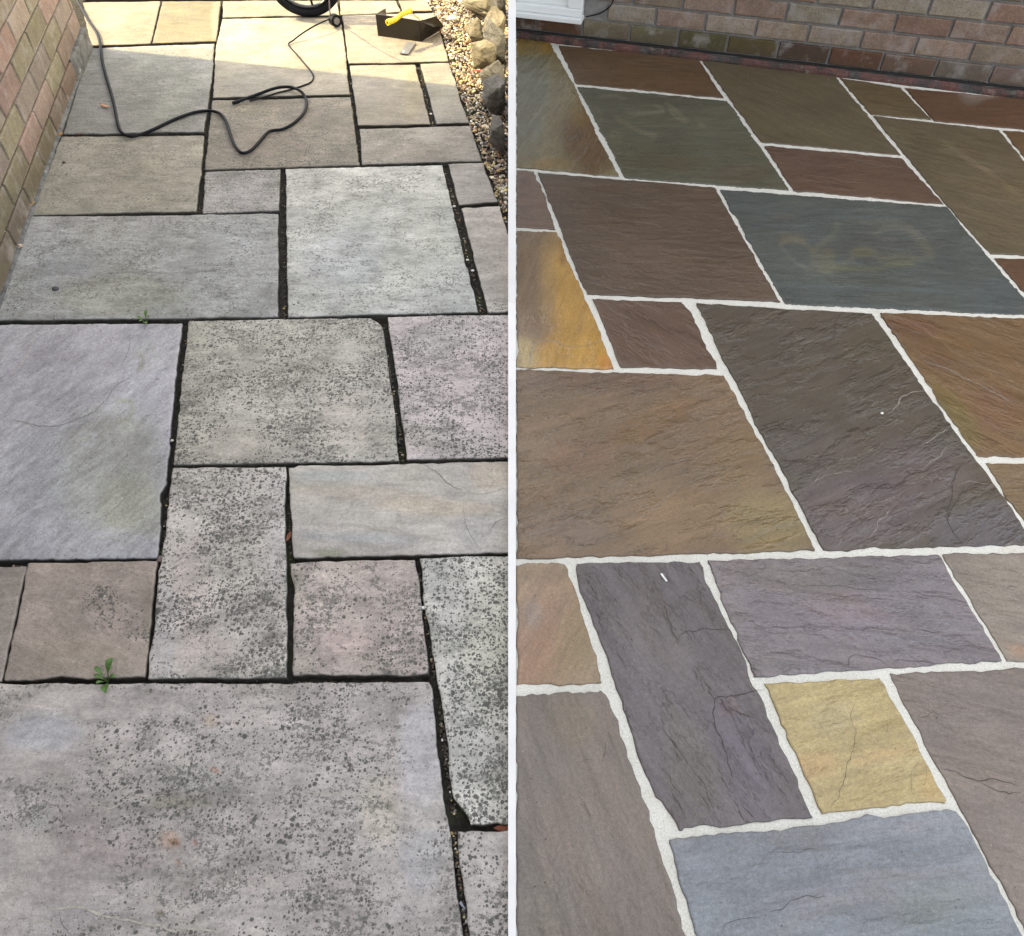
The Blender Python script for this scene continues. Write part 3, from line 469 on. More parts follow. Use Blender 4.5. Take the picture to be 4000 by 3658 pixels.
slab('R', [(2765, 2189), (3670, 2167), (3916, 2579), (2946, 2643)], (132, 124, 126), 'wide mauve slab with fine ripple lines and arched cracks at its lower edge', grain=-7, riv=.7, wet=.12,
     ex={1: [(3700, 2218)], 3: [(2808, 2299), (2888, 2499)]}, pat=[(3550, 2450, 220, 110, (132, 127, 132), .7), (3300, 2420, 200, 60, (136, 126, 134), .6), (2860, 2350, 60, 130, (142, 132, 128), .6), (3200, 2250, 300, 60, (120, 114, 108), .6), (3000, 2600, 120, 30, (112, 108, 106), .6)],
     cracks=[(3, [(3310, 2610), (3320, 2570), (3340, 2560), (3380, 2562), (3440, 2582), (3480, 2610)]), (3, [(3485, 2600), (3490, 2580), (3530, 2580), (3620, 2588), (3680, 2600)]), (2.5, [(3000, 2452), (3080, 2450), (3150, 2448), (3200, 2462), (3240, 2452)]), (2.5, [(3040, 2230), (3160, 2230), (3240, 2215), (3350, 2250)]), (2.5, [(3560, 2310), (3620, 2325), (3700, 2336)]), (2.5, [(3460, 2192), (3520, 2200), (3560, 2222)]), (2.5, [(3120, 2290), (3280, 2288), (3380, 2305), (3450, 2300)]), (2, [(2800, 2212), (2900, 2240), (2980, 2255)]), (2, [(3080, 2400), (3120, 2400), (3170, 2412)])])
slab('R', [(3683, 2166), (4350, 2150), (4500, 2560), (3936, 2582)], (143, 133, 121), 'grey-tan slab with an orange corner, right of the wide mauve slab', grain=-15, riv=.35, pat=[(3975, 2550, 35, 30, (174, 140, 114), .7)], cracks=[(3, [(3930, 2300), (3950, 2290), (3975, 2292)])])
slab('R', [(2018, 2716), (2345, 2696), (2762, 3950), (2018, 3950)], (131, 121, 112), 'tall plain warm grey slab filling the lower left of the patio', grain=-70, riv=.25, wet=.1, ex={1: [(2375, 2712), (2389, 2753), (2479, 3017), (2564, 3267), (2644, 3516)]},
     pat=[(2250, 2820, 90, 110, (140, 130, 108), .6), (2130, 3550, 110, 150, (124, 120, 110), .5), (2050, 3320, 60, 90, (112, 106, 98), .5)], cracks=[(3, [(2370, 2900), (2365, 2930), (2355, 2980)]), (2, [(2260, 2985), (2290, 2970), (2320, 2970)])])
slab('R', [(2986, 2669), (3437, 2649), (3699, 3127), (3212, 3181)], (190, 172, 124), 'pale golden slab with wavy grain and thin jagged cracks', grain=14, riv=.35, wet=.05, ex={0: [(3200, 2660)], 1: [(3469, 2700), (3580, 2900)], 3: [(3030, 2770), (3120, 2970)]},
     pat=[(3150, 3000, 130, 60, (200, 162, 116), .7, -15), (3450, 2950, 120, 30, (202, 168, 120), .7, -15), (3250, 2800, 110, 60, (184, 172, 136), .6), (3640, 3050, 50, 90, (198, 164, 110), .6)],
     cracks=[(2, [(3345, 2738), (3325, 2770), (3328, 2830), (3345, 2862), (3335, 2910), (3322, 2960), (3298, 3010), (3300, 3040), (3285, 3080), (3275, 3120), (3240, 3150)]), (1.6, [(3592, 2965), (3565, 3010), (3555, 3060), (3558, 3098), (3595, 3110)]), (1.4, [(3620, 2985), (3618, 3040), (3600, 3090)]), (2, [(3465, 2815), (3462, 2880)]), (2, [(3240, 2850), (3250, 2830), (3310, 2810)])])
slab('R', [(3476, 2630), (4400, 2590), (4700, 3950), (4180, 3950)], (135, 125, 117), 'warm grey slab at the lower right with a dark forking crack', grain=-15, riv=.25, wet=.08, ex={3: [(3526, 2738), (3660, 2988), (3888, 3402), (3968, 3556)]},
     cracks=[(3.5, [(3680, 3005), (3740, 3022), (3820, 3052), (3860, 3042), (3940, 3055), (3985, 3075)]), (3, [(3825, 3052), (3880, 3085), (3940, 3100), (3990, 3098)]), (2.5, [(3580, 2798), (3620, 2800), (3650, 2780), (3700, 2805)])])
slab('R', [(2615, 3279), (3700, 3166), (4145, 3950), (2800, 3950)], (138, 142, 147), 'large slate blue slab with a rounded upper corner at the bottom of the patio', grain=6, riv=.3, wet=.08,
     ex={0: [(3000, 3242)], 1: [(3745, 3178), (3780, 3237), (3848, 3377), (3968, 3604)], 3: [(2624, 3327), (2699, 3586)]},
     pat=[(3300, 3480, 320, 60, (150, 150, 154), .6, -12), (3700, 3580, 200, 120, (130, 142, 142), .6), (3200, 3350, 260, 40, (138, 144, 154), .6, -8), (3500, 3220, 260, 20, (158, 158, 162), .6, -6), (2800, 3600, 160, 90, (146, 152, 158), .5)],
     cracks=[(2.5, [(3000, 3565), (3060, 3550), (3090, 3515), (3140, 3505), (3230, 3500)]), (2, [(3010, 3332), (3110, 3330), (3200, 3310)]), (2, [(3480, 3430), (3500, 3415), (3520, 3418)]), (2, [(2820, 3658), (2830, 3610), (2900, 3590), (2960, 3585), (2990, 3570)])])
# beyond the picture's right edge
for (tx1, ty1), (bx1, by1), rgb, word in (((4100, 395), (4150, 520), (98, 78, 60), 'chocolate brown slab along the wall, past the right edge'), ((4150, 530), (4500, 1000), (100, 90, 70), 'olive brown slab past the right edge below the wall row'), ((4300, 1020), (4400, 1240), (96, 80, 66), 'low reddish slab past the right edge'),
        ((4100, 1248), (4400, 1788), (110, 98, 84), 'brown grey slab past the right edge beside the copper streaked slab'), ((4400, 1806), (4600, 2125), (126, 110, 88), 'tan slab past the right edge beside the tan wedge'), ((4350, 2150), (4500, 2560), (126, 118, 116), 'mauve grey slab past the right edge'), ((4400, 2590), (4700, 3950), (128, 122, 118), 'warm grey slab past the lower right edge')):
    ga, gb = P(tx1 + 16, ty1), P(bx1 + 22, by1)
    slab('R', [(tx1 + 16, ty1), pix(3.38, ga.y - .02), pix(3.38, gb.y - .02), (bx1 + 22, by1)], rgb, word, grain=-10, riv=.3, res=.03)


# ------------------------------------------------------------------ ground, beds, pointing
def bed(name, px_poly_rect, z, col, amp, mat, side):
    (x0, x1, y0, y1) = px_poly_rect; st = 0.012
    nx, ny = int((x1 - x0) / st), int((y1 - y0) / st); V = []; cl = []
    for j in range(ny + 1):
        for i in range(nx + 1):
            x, y = x0 + i * st, y0 + j * st
            V.append((x, y, z + amp * (noise.noise(Vector((x * 45, y * 45, 3))) + 0.5 * noise.noise(Vector((x * 9, y * 9, 6))))))
    Fc = [(j * (nx + 1) + i, j * (nx + 1) + i + 1, (j + 1) * (nx + 1) + i + 1, (j + 1) * (nx + 1) + i) for j in range(ny) for i in range(nx)]
    return new_mesh(name, V, Fc, mat, smooth=True)
def soil_mat():
    k = N('damp_joint_soil'); v = k.objco(); c = k.mix(k.map(k.noise(v, 60, 6, 0.7), 0.35, 0.7), (0.012, 0.011, 0.009, 1), (0.06, 0.055, 0.045, 1))
    c = k.mix(k.map(k.noise(v, 8, 4), 0.56, 0.68, 0, 0.8), c, (0.035, 0.042, 0.012, 1))
    c = k.mix(k.map(k.noise(v, 5, 3), 0.62, 0.72, 0, 0.5), c, (0.10, 0.075, 0.05, 1))
    k.l(c, k.b.inputs['Base Color']); k.b.inputs['Roughness'].default_value = 0.95; k.b.inputs['Specular IOR Level'].default_value = 0.2
    k.l(k.bump(k.noise(v, 220, 4, 0.7), 0.004), k.b.inputs['Normal']); return k.m
def mortar_mat():
    k = N('white_pointing'); v = k.objco()
    c = k.mix(k.map(k.noise(v, 240, 4, 0.75), 0.3, 0.7), (0.56, 0.545, 0.48, 1), (0.86, 0.855, 0.785, 1))
    c = k.mix(k.map(k.noise(v, 12, 5, 0.65), 0.50, 0.72, 0, 0.45), c, (0.54, 0.51, 0.42, 1))
    vo = k.n('TexVoronoi'); k.l(v, vo.inputs['Vector']); vo.inputs['Scale'].default_value = 190; s4 = k.n('SeparateColor'); k.l(vo.outputs['Color'], s4.inputs[0])
    c = k.mix(k.math('MULTIPLY', k.math('GREATER_THAN', s4.outputs[0], 0.8), k.map(vo.outputs['Distance'], 0.2, 0.4, 0.38, 0)), c, (0.34, 0.34, 0.31, 1))
    k.l(c, k.b.inputs['Base Color']); k.b.inputs['Roughness'].default_value = 0.9; k.l(k.bump(k.noise(v, 260, 4, 0.7), 0.002), k.b.inputs['Normal']); return k.m
M_SOIL, M_MORTAR = soil_mat(), mortar_mat()
ground_m = plain('bare_ground', (0.11, 0.09, 0.06), 0.95, var=0.35, scale=3)
g = new_mesh('ground', [(-60, -60, -0.045), (60, -60, -0.045), (60, 60, -0.045), (-60, 60, -0.045)], [(0, 1, 2, 3)], ground_m); struct(g, 'bare earth under and around both gardens')
b = bed('path_bed', (-2.3, -0.004, 0.15, 5.3), -0.0215, None, 0.0045, M_SOIL, 'L'); struct(b, 'dark damp soil and moss in the open joints of the weathered path')
b = bed('mortar', (0.004, 3.4, 0.15, 4.05), -0.0046, None, 0.0012, M_MORTAR, 'R'); struct(b, 'white sandy pointing between the washed slabs')

# ------------------------------------------------------------------ added white divider, also keeps sun off the right patio
Dn, Dm, Df = 0.10, P(2000, 480).y, 11.0
div = thing('added_divider', (0, Dn, 0), 'thin white divider added between the weathered path and the washed patio, also blocking sun', 'added divider')
M_WHITE = plain('divider_white', (0.82, 0.82, 0.81), 0.8, var=0.05, scale=12, bump=0.0008)
hw = lambda y, z: 0.5 * 30 / F * (y * cos(TILT) + (H - z) * sin(TILT))  # width follows distance so the added strip looks even from the camera
def profile_wall(name, pr, mat):   # pr: (y, top height, half width)
    V, Fc = [], []
    for y, z, w_ in pr: V += [(-w_, y, -0.045), (-w_, y, z), (w_, y, z), (w_, y, -0.045)]
    for i in range(len(pr) - 1):
        for k_ in range(3): Fc.append((4 * i + k_, 4 * i + 4 + k_, 4 * i + 5 + k_, 4 * i + 1 + k_))
    n = 4 * (len(pr) - 1); Fc += [(0, 1, 2, 3), (n + 3, n + 2, n + 1, n)]
    return new_mesh(name, V, Fc, mat, div)
profile_wall('added_strip', [(Dn, .022, hw(Dn, 0.02)), (1.0, .022, hw(1.0, .02)), (1.999, .022, hw(2.0, .02))], M_WHITE)  # low white strip added between the two gardens
profile_wall('added_sun_blocker', [(2.0, .022, hw(2.0, .02)), (2.35, .34, hw(2.35, .34)), (2.72, .68, hw(2.72, .68)), (2.9, 1.7, .0118), (3.15, 3.2, .0118), (Df, 3.2, .0118)], M_WHITE)  # added; tall part out of view blocks sun from the right patio

# ------------------------------------------------------------------ brick walls
def brick_mat(name, moss):
    k = N(name); v = k.objco(); col = k.attr('Col')
    c = k.mix(1.0, col, k.grey(k.map(k.noise(v, 28, 6, 0.7), 0.3, 0.7, 0.78, 1.2)), 'MULTIPLY')
    c = k.mix(1.0, c, k.grey(k.map(k.noise(v, 210, 3, 0.7), 0.3, 0.7, 0.62, 1.30)), 'MULTIPLY')
    sx = k.n('SeparateXYZ'); k.l(k.n('NewGeometry').outputs['Position'], sx.inputs[0])
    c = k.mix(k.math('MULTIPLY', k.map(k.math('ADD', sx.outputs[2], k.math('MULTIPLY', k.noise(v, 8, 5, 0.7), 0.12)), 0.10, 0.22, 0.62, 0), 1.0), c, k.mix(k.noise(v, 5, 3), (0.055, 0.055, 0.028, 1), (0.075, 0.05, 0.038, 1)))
    h = k.noise(v, 14, 5, 0.6, out='Color'); s = k.n('SeparateColor'); k.l(h, s.inputs[0])
    c = k.mix(k.map(s.outputs[0], 0.5, 0.68, 0, 0.5), c, k.mix(1.0, c, (0.92, 1.0, 0.80, 1), 'MULTIPLY'))
    c = k.mix(k.map(s.outputs[1], 0.52, 0.7, 0, 0.5), c, (0.36, 0.34, 0.33, 1))
    k.l(c, k.b.inputs['Base Color']); k.b.inputs['Roughness'].default_value = 0.9; k.b.inputs['Specular IOR Level'].default_value = 0.2
    k.l(k.bump(k.math('ADD', k.noise(v, 230, 3, 0.7), k.noise(v, 50, 3)), 0.0022), k.b.inputs['Normal']); return k.m
def wall_mortar(name, c0):
    k = N(name); v = k.objco(); c = k.mix(k.map(k.noise(v, 30, 6, 0.7), 0.3, 0.7), tuple(a * 0.75 for a in c0) + (1,), tuple(a * 1.2 for a in c0) + (1,))
    k.l(c, k.b.inputs['Base Color']); k.b.inputs['Roughness'].default_value = 0.95; k.l(k.bump(k.noise(v, 240, 3), 0.003), k.b.inputs['Normal']); return k.m
M_BR = brick_mat('sand_faced_brick', 0); M_WM = wall_mortar('wall_mortar', (0.36, 0.335, 0.30)); M_WM2 = wall_mortar('wall_mortar_pale', (0.24, 0.235, 0.225))
def brick_face(name, o, d, n, L, hgt, bl, ch, z0, palette, e, first, parent, s0=0.0, skip=None, jt=0.010, zmax_detail=2.6):
    """bricks of length bl-jt along d from origin o; n outward normal."""
    V, Fc, cl = [], [], []
    r = 0
    while z0 + r * ch < hgt:
        a = z0 + r * ch + jt * 0.5; b_ = z0 + (r + 1) * ch - jt * 0.5
        s = s0 + (0.5 * bl if r % 2 else 0) - bl * math.ceil((s0 + bl) / bl)
        i = 0
        while s < L:
            l, rr = max(s + jt * 0.5, 0), min(s + bl - jt * 0.5, L)
            if rr - l > 0.02 and not (skip and skip(l, rr, a, b_)):
                rnd = random.Random(int(r * 977 + round(s / bl * 2) * 131 + len(name)))
                key = (r, round((s - s0) / bl * 2))
                pc = first.get(key) if first else None
                c = alb(pc if pc else rnd.choice(palette), e); f = rnd.uniform(0.86, 1.14); c = tuple(min(.8, x * f) for x in c)
                b0 = len(V); dep, bv = 0.011, 0.0035; jig = lambda: rnd.uniform(-0.0012, 0.0012)
                def add(ss, zz, nn): V.append(o + d * (ss + jig()) + Vector((0, 0, zz + jig())) + n * nn); cl.append(c)
                for (ss, zz) in ((l, a), (rr, a), (rr, b_), (l, b_)): add(ss, zz, -0.002)
                for (ss, zz) in ((l, a), (rr, a), (rr, b_), (l, b_)): add(ss, zz, dep - bv)
                for (ss, zz) in ((l + bv, a + bv), (rr - bv, a + bv), (rr - bv, b_ - bv), (l + bv, b_ - bv)): add(ss, zz, dep + jig())
                for k_ in range(4):
                    m = (k_ + 1) % 4; Fc.append((b0 + k_, b0 + m, b0 + 4 + m, b0 + 4 + k_)); Fc.append((b0 + 4 + k_, b0 + 4 + m, b0 + 8 + m, b0 + 8 + k_))
                Fc.append((b0 + 8, b0 + 9, b0 + 10, b0 + 11))
            s += bl; i += 1
        r += 1
    return new_mesh(name, V, Fc, M_BR, parent, cols=cl)
def prism(name, pts, z0, z1, mat, parent):
    n = len(pts); V = [(p.x, p.y, z0) for p in pts] + [(p.x, p.y, z1) for p in pts]
    Fc = [tuple(range(n - 1, -1, -1)), tuple(range(n, 2 * n))] + [(i, (i + 1) % n, n + (i + 1) % n, n + i) for i in range(n)]
    return new_mesh(name, V, Fc, mat, parent)
# left: house wall beside the path; foot line through two measured ground points
A0, A1 = P(33, 1075), P(344, 186)
dL = (A1 - A0).normalized(); nL = Vector((dL.y, -dL.x, 0))
startL = A1 - dL * 7.0
hl = thing('house_wall', tuple(startL), 'pinkish buff brick house wall along the left of the weathered path', 'house wall')
back = startL - nL * 5; prism('wall_core', [startL - nL * 0.009, A1 - nL * 0.009 - dL * 0.001, A1 - nL * 5 - dL * 0.001, back], -0.045, 4.4, M_WM, hl)
pal_l = [(148, 132, 125), (146, 126, 119), (142, 136, 118), (138, 131, 113), (154, 130, 121), (136, 129, 111), (142, 132, 120), (148, 118, 109), (134, 124, 117), (150, 137, 127), (132, 124, 109), (143, 128, 119)]
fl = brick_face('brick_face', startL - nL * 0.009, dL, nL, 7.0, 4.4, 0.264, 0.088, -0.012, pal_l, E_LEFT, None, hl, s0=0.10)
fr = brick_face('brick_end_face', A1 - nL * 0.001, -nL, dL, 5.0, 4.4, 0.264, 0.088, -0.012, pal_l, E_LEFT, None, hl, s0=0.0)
def fillet(name, a, b_, n, wdt, hgt, mat, parent, seed, z0=-0.03):
    V, Fc = [], []; L = (b_ - a).length; N_ = int(L / 0.02); d = (b_ - a).normalized()
    for i in range(N_ + 1):
        p = a + d * (L * i / N_); j = noise.noise(Vector((i * 0.21, seed, 1))); j2 = noise.noise(Vector((i * 0.09, seed, 4))); j3 = noise.noise(Vector((i * 0.5, seed, 9)))
        w_, h_ = wdt * (1 + 0.35 * j + 0.25 * j3), hgt * (1 + 0.45 * j2 + 0.2 * j3)
        V += [p + Vector((0, 0, h_)), p + n * w_ * 0.55 + Vector((0, 0, h_ * (0.8 + 0.2 * j3))), p + n * w_ + Vector((0, 0, h_ * 0.25)), p + n * w_ + Vector((0, 0, z0))]
    for i in range(N_):
        for k_ in range(3): Fc.append((4 * i + k_, 4 * i + k_ + 1, 4 * i + 5 + k_, 4 * i + 4 + k_))
    o = new_mesh(name, V, Fc, mat, parent, smooth=False); return o
def fillet_mat():
    k = N('grey_mortar_fillet'); v = k.objco(); c = k.mix(k.map(k.noise(v, 22, 6, 0.7), 0.35, 0.65), (0.05, 0.053, 0.053, 1), (0.16, 0.165, 0.17, 1))
    c = k.mix(k.map(k.noise(v, 9, 4), 0.64, 0.70, 0, 0.8), c, (0.50, 0.50, 0.50, 1))
    k.l(c, k.b.inputs['Base Color']); k.b.inputs['Roughness'].default_value = 0.85; k.l(k.bump(k.noise(v, 120, 4), 0.004), k.b.inputs['Normal']); return k.m
M_FIL = fillet_mat()
fillet('mortar_fillet', A1 - dL * 7, A1 - dL * 0.12, nL, 0.013, 0.008, M_FIL, hl, 3)
pl_ = prism('corner_plinth', [A1 - dL * 0.33 + nL * 0.001, A1 - dL * 0.28 + nL * 0.020, A1 - dL * 0.0 + nL * 0.022, A1 + dL * 0.014 + nL * 0.016, A1 + dL * 0.014 - nL * 0.15, A1 - dL * 0.02 - nL * 0.15], -0.03, 0.088, M_FIL, hl)
bv = pl_.modifiers.new('b', 'BEVEL'); bv.width = 0.012; bv.segments = 3
# right: house wall at the far side of the patio
B0, B1 = P(2000, 144), P(3968, 378)
dR = (B1 - B0).normalized(); nR = Vector((dR.y, -dR.x, 0))
B0 = B0 + dR * ((0.022 - B0.x) / dR.x); LR = 6.0
hr = thing('house_wall', tuple(B0), 'brick house wall with the white door, across the far side of the washed patio', 'house wall')
prism('wall_core', [B0 - nR * 0.009, B0 + dR * LR - nR * 0.009, B0 + dR * LR - nR * 5, B0 - nR * 5 + dR * 0.001], -0.045, 3.2, M_WM2, hr)
def Wp(px, py):                    # picture point on the right wall plane -> (distance along, height)
    d = ray(px, py); o = Vector((0, 0, H)); t = (B0 - o).dot(nR) / d.dot(nR); p = o + d * t
    return (Vector((p.x, p.y, 0)) - B0).dot(dR), p.z
J1 = [Wp(x, y)[0] for x, y in ((2268, 190), (2483, 200), (2693, 225), (2898, 250), (3100, 275), (3290, 300), (3482, 325), (3660, 345), (3836, 365))]
BLEN = (J1[-1] - J1[0]) / (len(J1) - 1); ZC = Wp(2500, 170)[1]; ZC2 = Wp(2500, 98)[1]; CHR = BLEN / 3.0
print('brick', BLEN, 'z', ZC, ZC2, 'course', ZC2 - ZC)
CHR = max(0.07, min(0.10, (ZC2 - ZC)))
first = {}
cl1 = [(112, 78, 60), (122, 82, 62), (150, 138, 118), (132, 124, 100), (102, 96, 68), (106, 94, 66), (98, 78, 70), (116, 80, 66), (132, 106, 94), (146, 134, 124), (140, 120, 112), (126, 100, 92)]
s0R = J1[0] % BLEN
pal_r = [(158, 137, 124), (150, 138, 120), (154, 144, 128), (142, 120, 106), (158, 144, 130), (136, 119, 106), (160, 138, 124), (150, 133, 117), (142, 127, 111), (146, 120, 106)]
n0_ = int(round((J1[0] - s0R) / BLEN))
for i, c_ in enumerate(cl1): first[(0, 2 * (n0_ - 2 + i))] = c_
sill_s1, sill_z0 = Wp(2283, 79)
def skip(l, r, a, b_): return r < sill_s1 + 0.12 and l < sill_s1 - 0.02 and a > sill_z0 - 0.012 and a < 2.2 and (l + r) / 2 < sill_s1
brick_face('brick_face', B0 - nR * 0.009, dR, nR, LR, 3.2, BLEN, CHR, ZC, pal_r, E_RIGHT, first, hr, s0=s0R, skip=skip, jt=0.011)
M_DPC = plain('black_damp_course', (0.012, 0.012, 0.012), 0.7, var=0.3)
def strip(name, s0_, s1_, z0, z1, out, mat, parent, o=None):
    o = B0; pts = [o + dR * s0_ - nR * 0.004, o + dR * s0_ + nR * out, o + dR * s1_ + nR * out, o + dR * s1_ - nR * 0.004]
    return prism(name, pts, z0, z1, mat, parent)
strip('damp_course', 0, LR, ZC - 0.007, ZC + 0.001, 0.003, M_DPC, hr)
def foot_mat():
    k = N('damp_brick_foot'); v = k.objco(); c = k.mix(k.map(k.noise(v, 12, 5, 0.7), 0.42, 0.58), (0.030, 0.026, 0.022, 1), (0.115, 0.045, 0.036, 1))
    c = k.mix(k.map(k.noise(v, 40, 5, 0.7), 0.58, 0.7, 0, 0.8), c, (0.22, 0.20, 0.16, 1)); c = k.mix(k.map(k.noise(v, 7, 4, 0.7), 0.55, 0.68, 0, 0.7), c, (0.05, 0.055, 0.055, 1))
    k.l(c, k.b.inputs['Base Color']); k.b.inputs['Roughness'].default_value = 0.6; k.l(k.bump(k.noise(v, 110, 4), 0.005), k.b.inputs['Normal']); return k.m
fo = fillet('brick_foot', B0, B0 + dR * LR, nR, 0.010, ZC - 0.010, foot_mat(), hr, 8)
# white door in the wall's left corner
M_UPVC = plain('white_upvc', (0.80, 0.82, 0.82), 0.25, var=0.02, scale=5); M_GLASS = N('door_glass'); M_GLASS.b.inputs['Base Color'].default_value = (0.25, 0.28, 0.29, 1); M_GLASS.b.inputs['Roughness'].default_value = 0.05; M_GLASS = M_GLASS.m
dr = strip('door', 0.0, sill_s1 - 0.035, sill_z0 + 0.055, 2.05, 0.012, M_UPVC, hr)
def sub(o_, par):
    o_.parent = par; o_.location = -par.location - hr.location if False else Vector((0, 0, 0)); return o_
def strip_child(name, s0_, s1_, z0, z1, out, mat, bev=0.004):
    o_ = strip(name, s0_, s1_, z0, z1, out, mat, hr); o_.parent = dr; o_.location = (0, 0, 0)
    b_ = o_.modifiers.new('b', 'BEVEL'); b_.width = bev; b_.segments = 2; return o_
strip_child('sill', 0.0, sill_s1 - 0.002, sill_z0, sill_z0 + 0.022, 0.060, M_UPVC)
strip_child('sill_upstand', 0.0, sill_s1 - 0.006, sill_z0 + 0.0225, sill_z0 + 0.054, 0.040, M_UPVC)
strip_child('frame', sill_s1 - 0.075, sill_s1 - 0.006, sill_z0 + 0.0545, 2.1, 0.030, M_UPVC)
strip_child('pane', 0.0, sill_s1 - 0.11, 1.0, 1.95, 0.016, M_GLASS, 0.001)

# ------------------------------------------------------------------ tubes
def tube(name, pts, r, mat, parent=None, seg=10, cap=True, sub=6, rad=None):
    pts = catmull([Vector(p) for p in pts], sub); n = len(pts); V, Fc = [], []
    up = Vector((0, 0, 1))
    for i, p in enumerate(pts):
        t = (pts[min(i + 1, n - 1)] - pts[max(i - 1, 0)]).normalized(); a = t.cross(up)
        a = a.normalized() if a.length > 0.05 else Vector((1, 0, 0)); b_ = a.cross(t).normalized(); rr = rad(i / (n - 1)) * r if rad else r
        for k_ in range(seg): V.append(p + a * (rr * cos(2 * pi * k_ / seg)) + b_ * (rr * sin(2 * pi * k_ / seg)))
    for i in range(n - 1):
        for k_ in range(seg): Fc.append((i * seg + k_, i * seg + (k_ + 1) % seg, (i + 1) * seg + (k_ + 1) % seg, (i + 1) * seg + k_))
    if cap: Fc += [tuple(range(seg))[::-1], tuple((n - 1) * seg + k_ for k_ in range(seg))]
    return new_mesh(name, V, Fc, mat, parent, smooth=True)
M_RUB = plain('black_rubber', (0.008, 0.009, 0.013), 0.6, var=0.2, spec=0.15)
M_CORD = plain('black_cord', (0.009, 0.009, 0.012), 0.6, var=0.2, spec=0.15)
pa = [(303, -40), (303, 0), (318, 30), (345, 80), (378, 130), (393, 185), (400, 240), (415, 300), (436, 370), (450, 430), (462, 490), (478, 520), (505, 533), (540, 529), (600, 506), (680, 468), (760, 440), (820, 434), (860, 445), (885, 478), (898, 520), (915, 565), (938, 594), (960, 598), (985, 584), (1010, 558), (1042, 522), (1065, 511), (1105, 505), (1150, 480), (1185, 445), (1198, 412), (1193, 383), (1175, 358), (1140, 342), (1100, 341), (1060, 350), (1010, 368), (960, 386), (915, 402)]
hose = thing('hose', tuple(P(505, 533)), 'long black hose snaking over the shaded slabs from the wall corner into a loop', 'hose')
tube('hose_body', [P(x, y, 0.0085 + (0.010 if 1040 < x < 1180 and y < 370 else 0)) for x, y in pa], 0.0062, M_RUB, hose)
tube('hose_end', [P(934, 396, .009), P(925, 399, .009), P(908, 404, .009)], 0.0075, M_RUB, hose, sub=3)
pb = [(1287, 76, .040), (1262, 86, .042), (1225, 104, .038), (1180, 132, .026), (1146, 158, .012), (1127, 172, .006), (1135, 187, .005), (1158, 212, .005), (1190, 250, .005), (1215, 280, .005), (1225, 302, .005), (1214, 322, .005), (1185, 335, .005), (1130, 352, .005), (1075, 366, .006), (1020, 384, .006), (975, 396, .006)]
o = tube('cable', [P(x, y, z) for x, y, z in pb], 0.0034, M_CORD); tag(o, 'thin black cable with a sharp elbow, running from the round connector to the hose loop', 'cable')
# ---- wheel
wc = P(1215, 66); wr, tr = 0.185, 0.021
wheel = thing('wheel', tuple(wc), 'black tyred wheel standing at the top of the sunlit path', 'wheel')
def torus(name, c, R_, r_, ax, mat, parent, nu=72, nv=16, flat=1.0, zs=1.0):
    ax = ax.normalized(); u = ax.cross(Vector((0, 0, 1))).normalized(); w_ = u.cross(ax).normalized(); V, Fc = [], []
    for i in range(nu):
        a = 2 * pi * i / nu; rd = u * cos(a) + w_ * sin(a)
        for j in range(nv):
            b_ = 2 * pi * j / nv; V.append(c + rd * (R_ + r_ * cos(b_) * zs) + ax * (r_ * flat * sin(b_)))
    for i in range(nu):
        for j in range(nv): Fc.append((i * nv + j, ((i + 1) % nu) * nv + j, ((i + 1) % nu) * nv + (j + 1) % nv, i * nv + (j + 1) % nv))
    return new_mesh(name, V, Fc, mat, parent, smooth=True)
ax = Vector((0.10, -1, 0.0)); hub = wc + Vector((0, 0, wr))
torus('tyre', hub, wr - tr, tr, ax, M_RUB, wheel, flat=0.95)
M_RIM = plain('dark_rim', (0.02, 0.022, 0.03), 0.35)
torus('rim', hub, wr - 2 * tr - 0.004, 0.007, ax, M_RIM, wheel, flat=2.0)
torus('hub', hub, 0.018, 0.014, ax, M_RIM, wheel, nu=24, flat=1.8)
for i in range(6):
    a = pi * i / 3 + 0.4; u = ax.normalized().cross(Vector((0, 0, 1))); dd = u * cos(a) + Vector((0, 0, 1)) * sin(a)
    tube('spoke', [hub + dd * 0.028, hub + dd * (wr - 2 * tr - 0.004)], 0.006, M_RIM, wheel, seg=8, sub=1)
# ---- connector with its hanging cord
cc = P(1309, 80, 0.030); con = thing('connector', tuple(P(1309, 88)), 'small round black connector with a grey ring, lying between the wheel and the dustpan', 'hose connector')
ax2 = Vector((0.55, -0.80, 0.10)).normalized()
def cyl(name, c, ax, r0, r1, l, mat, parent, seg=28, inner=0.0):
    u = ax.cross(Vector((0, 0, 1))).normalized(); w_ = u.cross(ax).normalized(); V, Fc = [], []
    prof = [(r0, -l / 2), (r0 * 1.02, -l / 2 + 0.004), (r1 * 1.02, l / 2 - 0.004), (r1, l / 2)] + ([(inner, l / 2), (inner, l / 2 - 0.012)] if inner else [])
    for (r, t) in prof:
        for k_ in range(seg): V.append(c + ax * t + u * (r * cos(2 * pi * k_ / seg)) + w_ * (r * sin(2 * pi * k_ / seg)))
    for i in range(len(prof) - 1):
        for k_ in range(seg): Fc.append((i * seg + k_, i * seg + (k_ + 1) % seg, (i + 1) * seg + (k_ + 1) % seg, (i + 1) * seg + k_))
    Fc += [tuple(range(seg))[::-1], tuple((len(prof) - 1) * seg + k_ for k_ in range(seg))]
    return new_mesh(name, V, Fc, mat, parent, smooth=False)
cyl('connector_body', cc, ax2, 0.027, 0.027, 0.036, M_RUB, con, inner=0.019)
M_GREY = plain('grey_metal', (0.16, 0.16, 0.17), 0.4, metal=0.3)
cyl('ring', cc + ax2 * 0.0165, ax2, 0.0155, 0.0155, 0.006, M_GREY, con)
